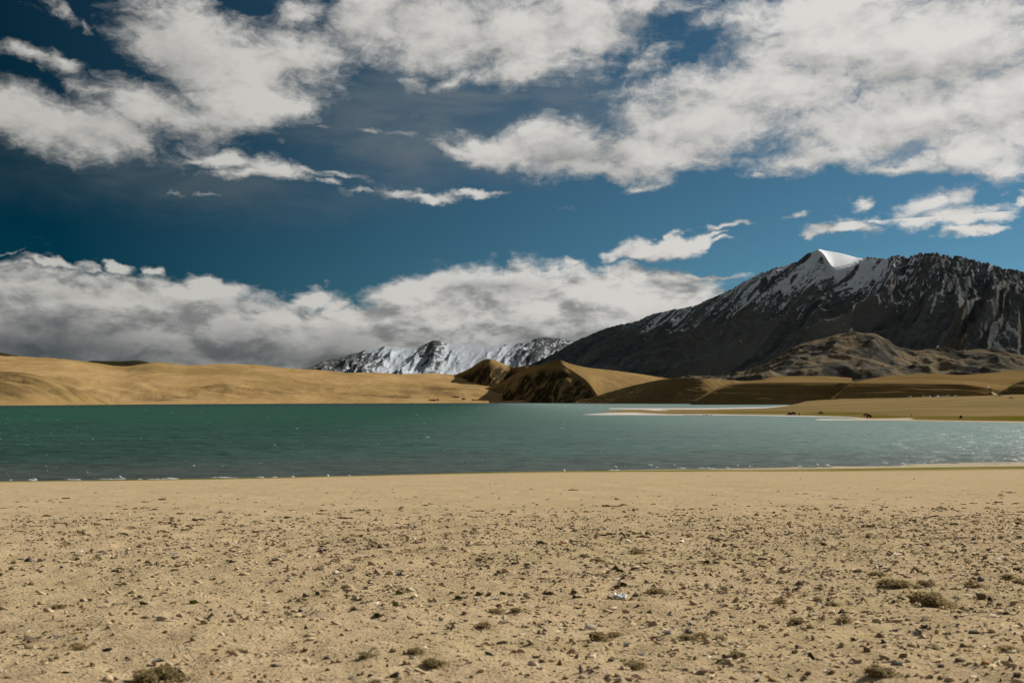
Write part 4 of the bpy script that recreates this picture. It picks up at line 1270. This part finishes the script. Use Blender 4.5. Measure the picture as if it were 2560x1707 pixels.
def stone(px, py, w, col, shape, label=None, h=1.0, rz=None):
    """w: width in the photograph, py: where it meets the ground"""
    X, Y, Z = on_ground(px, py)
    k = w / F * Y
    i = int(rng.integers(0, 7))
    o = mobj('stone', stone_mesh(shape, i, col))
    o.location = (X, Y, Z - .04 * k)
    o.rotation_euler = (R(rng.uniform(-9, 9)), R(rng.uniform(-9, 9)), rng.uniform(-.7, .7) + (math.pi if rng.random() < .5 else 0) if rz is None else rz)
    o.scale = (k, k, k * h)
    ALL_ST.append((px, py, w))
    size = '' if 16 <= w <= 27 else ('small ' if w < 16 else 'large ')
    lab = label or f'{size}{COLN[col]} {SHN[shape]} stone {where(px, py)}'
    return tag(o, unique(lab), 'stone', 'stones on the gravel shore')

stone(74, 1402, 36, 'slate', 'slab', 'flat grey slab lying alone on the smooth sand, farthest left', 1.7, .1)
stone(797, 1486, 29, 'black', 'wedge', 'jagged black rock alone on the sand left of the centre', .8, 0)
stone(1350, 1398, 21, 'black', 'wedge', 'lone small black stone on the smooth sand between tussocks', .7, 0)
stone(1242, 1367, 11, 'pale', 'round', 'lone white rounded stone far out on the smooth sand', 1.1)
stone(1453, 1682, 29, 'slate', 'wedge', 'tall grey wedge-shaped stone standing at the lower centre', 1.6, .3)
stone(2454, 1498, 24, 'black', 'round', 'larger of the twin black stones right of the largest tussock', 1.5)
stone(2474, 1500, 12, 'black', 'round', 'smaller of the twin black stones right of the largest tussock', 1.7)
stone(1437, 1495, 14, 'black', 'round', 'black round stone left of the white plastic scrap', 1.3)
for a in [(213, 1409, 26, 'slate', 'flake'), (285, 1584, 23, 'slate', 'slab'), (163, 1679, 32, 'slate', 'flake'), (319, 1646, 13, 'slate', 'block'), (534, 1624, 27, 'orange', 'slab'), (534, 1678, 27, 'orange', 'flake'),
          (577, 1696, 22, 'orange', 'block'), (522, 1553, 17, 'slate', 'wedge'), (619, 1546, 18, 'tan', 'wedge'), (629, 1514, 24, 'orange', 'slab'), (320, 1455, 9, 'black', 'block'), (535, 1447, 9, 'black', 'block'),
          (755, 1443, 14, 'brown', 'block'), (1144, 1436, 10, 'brown', 'wedge'), (985, 1693, 28, 'black', 'block'), (967, 1666, 17, 'brown', 'wedge'), (1258, 1606, 31, 'black', 'slab'), (1072, 1615, 27, 'brown', 'flake'),
          (1201, 1650, 16, 'pale', 'block'), (1264, 1662, 42, 'brown', 'slab'), (1445, 1522, 12, 'black', 'round'), (1778, 1497, 13, 'black', 'wedge'), (1479, 1477, 10, 'orange', 'block'), (1489, 1477, 10, 'orange', 'block'),
          (1600, 1549, 19, 'orange', 'wedge'), (1337, 1557, 11, 'orange', 'block'), (1728, 1494, 13, 'orange', 'wedge'), (1529, 1474, 18, 'brown', 'slab'), (1781, 1696, 14, 'orange', 'wedge'), (1401, 1663, 28, 'brown', 'wedge'),
          (1440, 1645, 26, 'slate', 'wedge'), (1810, 1669, 20, 'slate', 'wedge'), (1828, 1659, 30, 'tan', 'slab'), (1547, 1701, 20, 'pale', 'block'), (1409, 1559, 12, 'pale', 'block'), (1742, 1547, 34, 'slate', 'slab'),
          (1833, 1519, 20, 'slate', 'flake'), (1804, 1483, 32, 'slate', 'flake'), (2135, 1601, 20, 'black', 'block'), (2227, 1654, 32, 'black', 'slab'), (2033, 1598, 24, 'brown', 'wedge'), (2025, 1648, 36, 'black', 'wedge'),
          (2345, 1645, 17, 'slate', 'block'), (2353, 1696, 42, 'black', 'slab'), (2542, 1690, 22, 'black', 'block'), (2523, 1651, 22, 'slate', 'wedge'), (2298, 1638, 14, 'slate', 'wedge'), (2159, 1542, 24, 'slate', 'slab'),
          (2222, 1554, 26, 'tan', 'wedge'), (2077, 1683, 22, 'brown', 'block'), (2130, 1688, 18, 'brown', 'wedge'), (2276, 1623, 22, 'pale', 'flake'), (2201, 1592, 26, 'brown', 'block'), (2101, 1640, 40, 'tan', 'flake'),
          (2523, 1531, 26, 'brown', 'slab'), (1545, 1462, 14, 'tan', 'wedge'), (2300, 1640, 13, 'slate', 'block'), (1100, 1548, 14, 'slate', 'wedge'), (1205, 1580, 12, 'black', 'wedge'), (1160, 1480, 16, 'brown', 'slab'),
          (1190, 1503, 12, 'black', 'wedge'), (1130, 1508, 22, 'black', 'flake'), (1186, 1513, 14, 'tan', 'wedge'), (1270, 1512, 12, 'slate', 'round'), (850, 1568, 14, 'brown', 'wedge'), (967, 1552, 14, 'slate', 'wedge'),
          (970, 1570, 16, 'black', 'slab'), (730, 1568, 12, 'brown', 'block'), (660, 1541, 14, 'orange', 'block'), (780, 1551, 14, 'orange', 'block'), (740, 1606, 22, 'brown', 'slab'), (820, 1513, 12, 'slate', 'wedge'),
          (905, 1687, 22, 'brown', 'wedge'), (1085, 1583, 24, 'slate', 'slab'), (1110, 1586, 20, 'slate', 'flake'), (720, 1520, 12, 'slate', 'wedge'), (160, 1457, 8, 'orange', 'block'), (160, 1590, 11, 'black', 'wedge'),
          (205, 1580, 12, 'orange', 'block'), (250, 1596, 10, 'slate', 'block'), (570, 1632, 16, 'slate', 'wedge'), (585, 1648, 18, 'slate', 'flake'), (605, 1624, 22, 'brown', 'slab'), (1640, 1591, 34, 'brown', 'flake'),
          (1890, 1591, 28, 'brown', 'flake'), (1795, 1606, 20, 'slate', 'slab'), (1838, 1606, 18, 'brown', 'slab'), (1710, 1612, 10, 'black', 'block'), (1680, 1625, 16, 'brown', 'block'), (1735, 1648, 18, 'slate', 'wedge'),
          (1660, 1662, 30, 'slate', 'flake'), (1630, 1635, 30, 'slate', 'slab'), (2395, 1540, 30, 'slate', 'flake'), (2420, 1520, 36, 'slate', 'flake'), (2440, 1582, 40, 'slate', 'slab'), (2480, 1588, 28, 'slate', 'flake'),
          (1965, 1650, 20, 'slate', 'slab'), (1990, 1620, 20, 'slate', 'wedge'), (2085, 1650, 30, 'tan', 'flake'), (2060, 1580, 34, 'tan', 'flake'), (2270, 1600, 22, 'slate', 'slab'), (1960, 1590, 12, 'tan', 'wedge')]:
    stone(*a)
# the other larger stones, like many around them
N_MORE = 300 - len(ALL_ST)
k_ = 0
while k_ < N_MORE:
    px = rng.uniform(0, 2560)
    py = 1500 + 205 * rng.random() ** .8
    if rng.random() > .45 + .55 * px / 2560: continue
    w = float(np.clip(rng.lognormal(math.log(11.5 + (py - 1500) * .03), .25), 9, 22))
    if any(math.hypot(px - a[0], (py - a[1]) * 2) < 22 for a in ALL_ST): continue
    col = rng.choice(['slate', 'black', 'brown', 'orange', 'pale', 'tan'], p=[.22, .06, .27, .09, .07, .29])
    shp = rng.choice(['block', 'slab', 'wedge', 'flake'], p=[.20, .30, .22, .28])
    stone(px, py, w, col, shp)
    k_ += 1

# gravel too plentiful to count
def gravel(n):
    r_ = np.random.default_rng(5)
    Y = np.sqrt(r_.uniform(4.6 ** 2, 24 ** 2, n))
    far_ = r_.random(n) < .07
    Y = np.where(far_, 20 + 40 * r_.random(n) ** 2, Y)
    X = (r_.random(n) * 2 - 1) * (.56 * Y + .4)
    dens_ = .45 + .55 * (X / (.56 * Y) * .5 + .5) + .5 * fbm(X / 1.3, Y / 1.3, 3, 88)
    dens_ = dens_ * (1 - .93 * sstep(Y, 9, 24))
    keep = r_.random(n) < dens_
    X, Y = X[keep], Y[keep]; n = len(X)
    sz = np.exp(r_.normal(math.log(.0125), .55, n)).clip(.005, .05)
    Z = zg(X, Y)
    base = [cut_stone(ICO_V * (1 + .12 * r_.normal(size=(12, 1))), 3, r_, (.4, .8)) for _ in range(40)]
    B = np.array(base)[r_.integers(0, 40, n)]
    sc_ = np.stack([sz * r_.uniform(.8, 1.5, n), sz * r_.uniform(.6, 1.1, n), sz * r_.uniform(.18, .75, n)], -1)
    B = B * sc_[:, None, :]
    a = r_.uniform(-.5, .5, n); ca, sa = np.cos(a)[:, None], np.sin(a)[:, None]
    tl = r_.normal(0, .25, n)[:, None]
    x, y, z = B[..., 0], B[..., 1], B[..., 2]
    z = z + x * tl
    B = np.stack([x * ca - y * sa, x * sa + y * ca, z], -1)
    B += np.stack([X, Y, Z + sc_[:, 2] * .35], -1)[:, None, :]
    Fc = ICO_F[None] + (np.arange(n) * 12)[:, None, None]
    tone = np.repeat(r_.random(n), 12)
    # small chips: four-sided flakes, sunk in the sand
    m = 150000
    Yc = np.sqrt(r_.uniform(4.6 ** 2, 26 ** 2, m)); Yc = np.where(r_.random(m) < .10, 20 + 60 * r_.random(m) ** 2, Yc)
    Xc = (r_.random(m) * 2 - 1) * (.56 * Yc + .4)
    kp = r_.random(m) < (1 - .96 * sstep(Yc, 9, 25)) * (.45 + .35 * (Xc / (.56 * Yc)) + .9 * fbm(Xc / .9, Yc / .9, 4, 18))
    Xc, Yc = Xc[kp], Yc[kp]; m = len(Xc)
    sc2 = np.exp(r_.normal(math.log(.0085), .5, m)).clip(.003, .03) * (1 + .03 * Yc)
    an = np.sort(r_.random((m, 4)), 1) * 2 * math.pi * .35 + np.arange(4) * math.pi / 2
    rad = sc2[:, None] * r_.uniform(.6, 1.5, (m, 4))
    st_ = r_.uniform(.5, 1.0, m)[:, None]
    zc = zg(Xc, Yc)
    tip = sc2 * r_.uniform(.25, 1.3, m) ** 1.5
    V5 = np.zeros((m, 5, 3))
    V5[:, :4, 0] = Xc[:, None] + np.cos(an) * rad * 1.3
    V5[:, :4, 1] = Yc[:, None] + np.sin(an) * rad * st_
    V5[:, :4, 2] = zc[:, None] - .002 + (r_.random((m, 4)) < .3) * tip[:, None] * .6
    V5[:, 4, 0] = Xc + r_.normal(0, .5, m) * sc2
    V5[:, 4, 1] = Yc + r_.normal(0, .4, m) * sc2
    V5[:, 4, 2] = zc + tip
    F5 = np.array([(0, 1, 4), (1, 2, 4), (2, 3, 4), (3, 0, 4)])[None] + (np.arange(m) * 5)[:, None, None] + n * 12
    return (np.concatenate([B.reshape(-1, 3), V5.reshape(-1, 3)]), np.concatenate([Fc.reshape(-1, 3), F5.reshape(-1, 3)]),
            np.concatenate([tone, np.repeat(r_.random(m) * .94, 5)]))
M_grav, t, b = new_mat('mixed_gravel')
tn = t.attr('tone')
rp = t.n('ShaderNodeValToRGB')
rp.color_ramp.interpolation = 'CONSTANT'
cols = [(0, (.52, .40, .25)), (.34, (.43, .325, .20)), (.62, (.33, .25, .155)), (.76, (.19, .15, .10)), (.81, (.15, .145, .135)), (.85, (.06, .055, .05)), (.875, (.60, .51, .39)), (.95, (.34, .205, .10))]
while len(rp.color_ramp.elements) < len(cols): rp.color_ramp.elements.new(0.5)
for e_, (p_, c_) in zip(rp.color_ramp.elements, cols):
    e_.position = p_; e_.color = (*c_, 1)
t.put(rp.inputs[0], tn)
t.put(b.inputs['Base Color'], rp.outputs[0])
gv, gf, gt = gravel(26000)
o = mesh_obj('gravel', gv, gf, M_grav, smooth=False, attrs={'tone': gt})
tag(o, 'countless small mixed stones and grit strewn over the sand', 'gravel', kind='stuff')

# dry grass
M_straw, t, b = new_mat('dry_grass')
tn = t.attr('tone')
gc = t.mix(tn, (.17, .125, .06), (.50, .40, .22))
tr = t.n('ShaderNodeBsdfTranslucent'); df = t.n('ShaderNodeBsdfDiffuse')
t.put(tr.inputs[0], gc); t.put(df.inputs[0], gc)
mx = t.n('ShaderNodeMixShader'); mx.inputs[0].default_value = .45
t.put(mx.inputs[1], df.outputs[0]); t.put(mx.inputs[2], tr.outputs[0])
t.t.links.new(mx.outputs[0], t.t.nodes['Material Output'].inputs['Surface'])
M_fresh = plain('green_cushion', (.115, .125, .018), .9, .1, .35, 40)
M_sod, t, b = new_mat('dark_sod')
pos = t.n('ShaderNodeNewGeometry').outputs['Position']
n1 = t.noise(pos, 35, 5, .7)
t.put(b.inputs['Base Color'], t.mix(t.ss(n1, .35, .65), (.055, .042, .021), (.15, .115, .056)))
t.put(b.inputs['Normal'], t.bump(n1, .8, .02))

def blades(base, length, lean, r_, wid=.0035, wind=(-.25, -.1)):
    """one bent two-triangle blade per row of base"""
    n = len(base)
    a = r_.uniform(0, 2 * math.pi, n)
    d_ = np.stack([np.cos(a), np.sin(a)], -1) * (lean * r_.random(n))[:, None] + np.array(wind)
    side = np.stack([-np.sin(a), np.cos(a)], -1) * (wid * r_.uniform(.6, 1.5, n))[:, None]
    L = (length * r_.uniform(.45, 1.15, n))[:, None]
    z0 = base.copy()
    p1 = z0.copy(); p1[:, :2] -= side
    p2 = z0.copy(); p2[:, :2] += side
    m_ = z0.copy(); m_[:, :2] += d_ * L * .4; m_[:, 2:] += L * .62
    p3 = z0.copy(); p3[:, :2] += d_ * L; p3[:, 2:] += L * (1 - .35 * np.minimum(1, np.linalg.norm(d_, axis=1))[:, None])
    m1 = m_.copy(); m1[:, :2] += side * .8
    v = np.stack([p1, p2, m1, p3], 1).reshape(-1, 3)
    i = np.arange(n)[:, None] * 4
    f = np.concatenate([np.concatenate([i, i + 1, i + 2], 1), np.concatenate([i, i + 2, i + 3], 1)])
    return v, f, np.repeat(r_.random(n), 4)

def dome(nr, ns, r_, w, d, h, over):
    """ragged sod mound; over = how far the top hangs over to the left"""
    ph = r_.uniform(0, 6.28, 6)
    v = []
    for i in range(nr + 1):
        u = i / nr
        for k in range(ns):
            a = k / ns * 2 * math.pi
            rr = 1 + .16 * math.sin(2 * a + ph[0]) + .12 * math.sin(3 * a + ph[1]) + .09 * math.sin(5 * a + ph[2]) + .05 * r_.normal()
            q = math.cos(u * math.pi / 2) ** .7
            z = math.sin(u * math.pi / 2) * (1 + .13 * r_.normal()) if i else -.25
            v.append((w / 2 * rr * q - over * z * w * .25, d / 2 * rr * q, z * h))
    f = [(i * ns + k, i * ns + (k + 1) % ns, (i + 1) * ns + (k + 1) % ns, (i + 1) * ns + k) for i in range(nr) for k in range(ns)]
    return np.array(v), np.array(f)

def tussock(px, py, w, label, hr=.34, nb=160, name='grass_tussock', lean=1.4, mat=None, cat='tussock', group='grass tussocks on the sand', over=.6):
    X, Y, Z = on_ground(px, py)
    W_ = w / F * Y
    r_ = np.random.default_rng(int(px * 13 + py))
    h = W_ * hr * (.85 if name == 'grass_tussock' else 1)
    d = min(max(W_ * 1.0, .12), W_ * 1.6)
    e = empty(name, (X, Y, Z))
    # several humps of unequal size grown together
    hum = [(0.0, 0.0, .72)] if nb < 100 else [(-.16, .02, .66), (.20, .10, .50), (.02, -.22, .42), (-.02, .28, .40)]
    vs, fs, base, k0 = [], [], [], 0
    for (ox, oy, q_) in hum:
        ox, oy, q_ = ox + r_.normal() * .06, oy + r_.normal() * .06, q_ * r_.uniform(.8, 1.15)
        hh_ = h * (.55 + .6 * q_) * r_.uniform(.8, 1.15)
        v, f = dome(5, 18, r_, W_ * q_, d * q_, hh_, over)
        off_ = np.array((ox * W_, oy * d, 0))
        vs.append(v + off_); fs.append(f + k0); k0 += len(v)
        g_ = r_.random((int(nb * q_ * 1.1) + 8, 2)) * 2 - 1
        g_ = g_[(g_ ** 2).sum(1) < 1]
        zz_ = hh_ * np.sqrt((1 - (g_ ** 2).sum(1)).clip(0)) * .92
        base.append(np.stack([g_[:, 0] * W_ * q_ * .52 - over * zz_ / h * W_ * q_ * .24, g_[:, 1] * d * q_ * .5, zz_], -1) + off_)
    # stray grass on the lee side
    g_ = r_.normal(size=(int(nb * .5), 2)) * (.24 * W_, .26 * d) + (.30 * W_, .1 * d)
    base.append(np.concatenate([g_, np.zeros((len(g_), 1))], 1))
    mesh_obj('mound', np.concatenate(vs), np.concatenate(fs), mat or M_sod, parent=e, smooth=True)
    base = np.concatenate(base)
    ln = max(.022, min(.07, W_ * .15))
    bv, bf, bt = blades(base, ln, lean, r_, max(.0018, .00030 * Y))
    o = mesh_obj('grass_blades', bv, bf, mat or M_straw, parent=e, smooth=False, attrs={'tone': bt})
    o['kind'] = 'stuff'
    return tag(e, unique(label), cat, group)

def tus(px, py, w, label=None, **kw):
    size = 'small' if w < 30 else ('broad' if w > 58 else 'middling')
    return tussock(px, py, w, label or f'{size} dark grass tussock {where(px, py)}', **kw)
tus(2330, 1517, 92, 'largest dark tussock, undercut on its left, on the right of the gravel', hr=.40, nb=900, over=1.1)
tus(388, 1706, 112, 'big frayed tussock at the bottom edge left of the centre', hr=.30, nb=900, over=1.0)
tus(2201, 1688, 72, 'tufted tussock at the lower edge on the right', hr=.32, nb=800)
tus(1497, 1600, 42, 'ragged dark tussock between the white plastic scrap and the lower edge', hr=.50, nb=420, over=1.0)
tus(1083, 1664, 62, 'long low straggling tussock left of the tall grey wedge stone', hr=.24, nb=560, lean=1.1)
tus(2240, 1466, 66, 'broad low tussock behind and left of the largest tussock', hr=.24, nb=500)
for a in [(2315, 1463, 48), (2437, 1468, 52), (2523, 1444, 30), (2554, 1458, 32), (2195, 1440, 42), (2082, 1513, 30), (2044, 1500, 16), (1952, 1506, 34), (2107, 1554, 40), (1994, 1556, 34), (2521, 1630, 56),
          (142, 1520, 27), (194, 1622, 34), (915, 1643, 36), (1041, 1632, 34), (1209, 1567, 36), (1240, 1532, 34), (1590, 1383, 36), (1797, 1351, 20), (1493, 1403, 26), (1755, 1592, 30), (1720, 1598, 44), (1539, 1591, 28),
          (1587, 1668, 46), (1840, 1640, 30), (1800, 1598, 24), (1290, 1528, 26), (1640, 1484, 50)]:
    tus(*a, hr=.26, nb=230)
for a in [(404, 1331, 24), (323, 1321, 22), (241, 1397, 20), (498, 1402, 26), (590, 1370, 22), (837, 1403, 24), (894, 1400, 18), (1012, 1344, 28), (895, 1326, 12), (755, 1370, 22), (722, 1379, 14), (705, 1367, 22), (879, 1341, 24), (928, 1362, 34),
          (1051, 1372, 18), (1112, 1372, 20), (973, 1382, 18), (1017, 1380, 32), (1085, 1410, 20), (305, 1340, 26), (160, 1362, 24), (196, 1337, 30), (2147, 1308, 22), (2160, 1283, 26), (2040, 1352, 16), (2290, 1326, 14), (2255, 1345, 12),
          (2133, 1331, 14), (2010, 1342, 26), (2350, 1272, 24), (1960, 1279, 22), (2470, 1272, 24), (2500, 1240, 20), (2410, 1300, 16), (1890, 1301, 28), (1922, 1306, 16), (1845, 1302, 14), (1340, 1295, 24), (1385, 1290, 16), (1465, 1280, 16)]:
    tus(*a, hr=.30, nb=70)
for a in [(483, 1508, 20), (996, 1485, 16), (1145, 1498, 20), (1196, 1487, 14), (944, 1541, 15), (988, 1514, 11), (1255, 1486, 13), (1558, 1465, 20), (1548, 1431, 20), (1768, 1407, 14), (1372, 1485, 20), (1435, 1482, 12), (2060, 1362, 12), (2319, 1362, 9)]:
    tussock(*a, f'small fresh green cushion of grass {where(a[0], a[1])}', hr=.30, nb=120, name='green_cushion', lean=.6, mat=M_fresh, cat='grass cushion', group='green cushions in the gravel', over=0)

# low dark turf scattered over the sand in drifts
def turf(n):
    r_ = np.random.default_rng(21)
    V, Fc, k = [], [], 0
    px = r_.uniform(-60, 2620, n * 6); py = r_.uniform(1222, 1440, n * 6)
    band = np.exp(-((py - (1312 - 22 * (px / 2560))) / 34) ** 2) + .10
    band = band * (.10 + 2.4 * (fbm(px / 150, py / 13, 4, 3) + .02).clip(0, 1)) + .03 * (py > 1245)
    ok = r_.random(n * 6) < band
    px, py = px[ok][:n], py[ok][:n]
    ys = np.geomspace(8, 108, 700)
    for x, y in zip(px, py):
        seen = PYH - (zg((x - PX0) / F * ys, ys) - H) * F / ys
        Y = float(np.interp(-y, -seen, ys))
        X = (x - PX0) / F * Y
        w = float(np.clip(r_.lognormal(math.log(6.5), .55), 2.5, 26)) / F * Y
        for j in range(int(r_.integers(1, 4))):
            b_ = ICO_V * (1 + .22 * r_.normal(size=(12, 1)))
            ws = w * r_.uniform(.35, .75)
            b_ = b_ * (ws * .6, ws * .7, max(.010, ws * r_.uniform(.08, .22)))
            ox, oy = r_.uniform(-.5, .5) * w, r_.uniform(-.6, .6) * w
            V.append(b_ + (X + ox, Y + oy, float(zg(X + ox, Y + oy)) + .004))
            Fc.append(ICO_F + k); k += 12
    return np.concatenate(V), np.concatenate(Fc)
tv_, tf_ = turf(1900)
o = mesh_obj('low_turf', tv_, tf_, M_sod, smooth=True)
tag(o, 'low dark clumps of turf in drifts across the smooth sand', 'turf', kind='stuff')

# sparse short grass between the stones
r_ = np.random.default_rng(77)
n = 70000
Y = np.sqrt(r_.uniform(4.6 ** 2, 21 ** 2, n)); X = (r_.random(n) * 2 - 1) * (.56 * Y + .3)
k = r_.random(n) < (fbm(X / .8, Y / .8, 4, 64) + .15).clip(0, 1) * (.6 + .5 * X / (.56 * Y))
X, Y = X[k], Y[k]
bv, bf, bt = blades(np.stack([X, Y, zg(X, Y) - .003], -1), .028, 1.0, r_, .0016)
o = mesh_obj('short_grass', bv, bf, M_straw, smooth=False, attrs={'tone': bt})
tag(o, 'sparse short dry grass growing between the stones', 'grass', kind='stuff')

# litter
M_plast = plain('white_plastic', (.62, .66, .68), .35, .4, .15, 12)
def scrap(px, py, w, label, d=.5, crumple=.10):
    X, Y, Z = on_ground(px, py)
    W_ = w / F * Y
    r_ = np.random.default_rng(int(px))
    nx, ny = 12, 8
    v = []
    for s_ in (0, .006):
        for j in range(ny):
            for i in range(nx):
                u, q = i / (nx - 1) - .5, j / (ny - 1) - .5
                e_ = 1 - .5 * abs(q) * (1 + math.sin(7 * u + px))
                v.append((u * W_ * e_, q * W_ * d * (1 + .3 * math.sin(5 * u)), W_ * crumple * abs(float(pn(u * 5 + px, q * 5))) * 2 + .01 + s_))
    n_ = nx * ny
    f = [(j * nx + i, j * nx + i + 1, (j + 1) * nx + i + 1, (j + 1) * nx + i) for j in range(ny - 1) for i in range(nx - 1)]
    f = f + [tuple(a + n_ for a in q) for q in f]
    ring = [i for i in range(nx)] + [j * nx + nx - 1 for j in range(1, ny)] + [(ny - 1) * nx + i for i in range(nx - 2, -1, -1)] + [j * nx for j in range(ny - 2, 0, -1)]
    f += [(ring[i], ring[(i + 1) % len(ring)], ring[(i + 1) % len(ring)] + n_, ring[i] + n_) for i in range(len(ring))]
    o = mesh_obj('plastic_scrap', v, f, M_plast, smooth=True)
    o.location = (X, Y, Z)
    return tag(o, label, 'litter')
scrap(1550, 1497, 40, 'crumpled white plastic scrap lying on the gravel right of a black round stone', .8, .16)
scrap(138, 1300, 13, 'small pale plastic scrap far out on the sand at the left', .5, .2)
scrap(436, 1386, 20, 'thin bluish plastic scrap on the smooth sand left of a small tussock', .25, .1)
scrap(2058, 1247, 10, 'small bluish plastic scrap among the turf clumps far right', .5, .2)

# a few dead twigs
M_twig = plain('dead_twig', (.10, .07, .04), .9, .1, .3, 30)
for px, py, w, up, lab in [(1127, 1576, 10, 26, 'upright forked dead twig standing in the gravel left of the ragged dark tussocks'), (1785, 1655, 40, 10, 'long pale dead twig lying beside the grey pointed stones'), (2512, 1318, 5, 14, 'short dead stalk standing on the far right sand')]:
    X, Y, Z = on_ground(px, py)
    a, c_ = w / F * Y, up / F * Y
    me = skin_mesh('dead_twig', [(0, 0, -.01), (a * .3, 0, c_ * .4), (a * .2, .01, c_ * .75), (a * .9, 0, c_ * .9), (-a * .2, -.01, c_)], [(0, 1), (1, 2), (1, 3), (2, 4)], [.006, .005, .004, .003, .003], M_twig)
    o = mobj('dead_twig', me); o.location = (X, Y, Z)
    tag(o, lab, 'twig')

# where a label would fit two things, say what lies beside each
def short(o):
    return ' '.join(w_ for w_ in o['label'].split() if w_ in ('grey', 'black', 'brown', 'orange', 'whitish', 'tan', 'rounded', 'blocky', 'flat', 'pointed', 'thin', 'tussock', 'cushion', 'stone'))[:40]
near_things = [o for o in COL.objects if o.get('group') in ('stones on the gravel shore', 'grass tussocks on the sand', 'green cushions in the gravel')]
SHORT = {o.name: ' '.join(dict.fromkeys(short(o).split())) for o in near_things}
for o in near_things:
    SHORT[o.name] = {'stones on the gravel shore': ' '.join(SHORT[o.name].split()[:2]) + ' stone', 'grass tussocks on the sand': 'tussock', 'green cushions in the gravel': 'green cushion'}[o['group']]
for rnd_ in range(3):
    seen_ = {}
    for o in near_things: seen_.setdefault(o['label'], []).append(o)
    for lab, os_ in seen_.items():
        if len(os_) < 2: continue
        for o in os_:
            q = sorted((p_ for p_ in near_things if p_ is not o), key=lambda p_: (p_.location - o.location).length)[rnd_]
            rel = 'left of' if o.location.x < q.location.x else 'right of'
            base_ = lab.split(', ')[0]
            new = f"{base_}, {rel} a {SHORT[q.name].replace('stone', 'one') if 'stone' in base_ else SHORT[q.name]}"
            if len(new.split()) <= 16: o['label'] = new
seen_ = {}
for o in near_things: seen_.setdefault(o['label'], []).append(o)
for lab, os_ in seen_.items():
    if len(os_) > 1:
        for i, o in enumerate(sorted(os_, key=lambda q: q.location.x / q.location.y)):
            pos_ = 'leftmost' if i == 0 else ('rightmost' if i == len(os_) - 1 else ORD[i + 1] + ' from left')
            new = f"{lab.split(', ')[0]}, {pos_} of {len(os_)} alike"
            if len(new.split()) <= 16: o['label'] = new
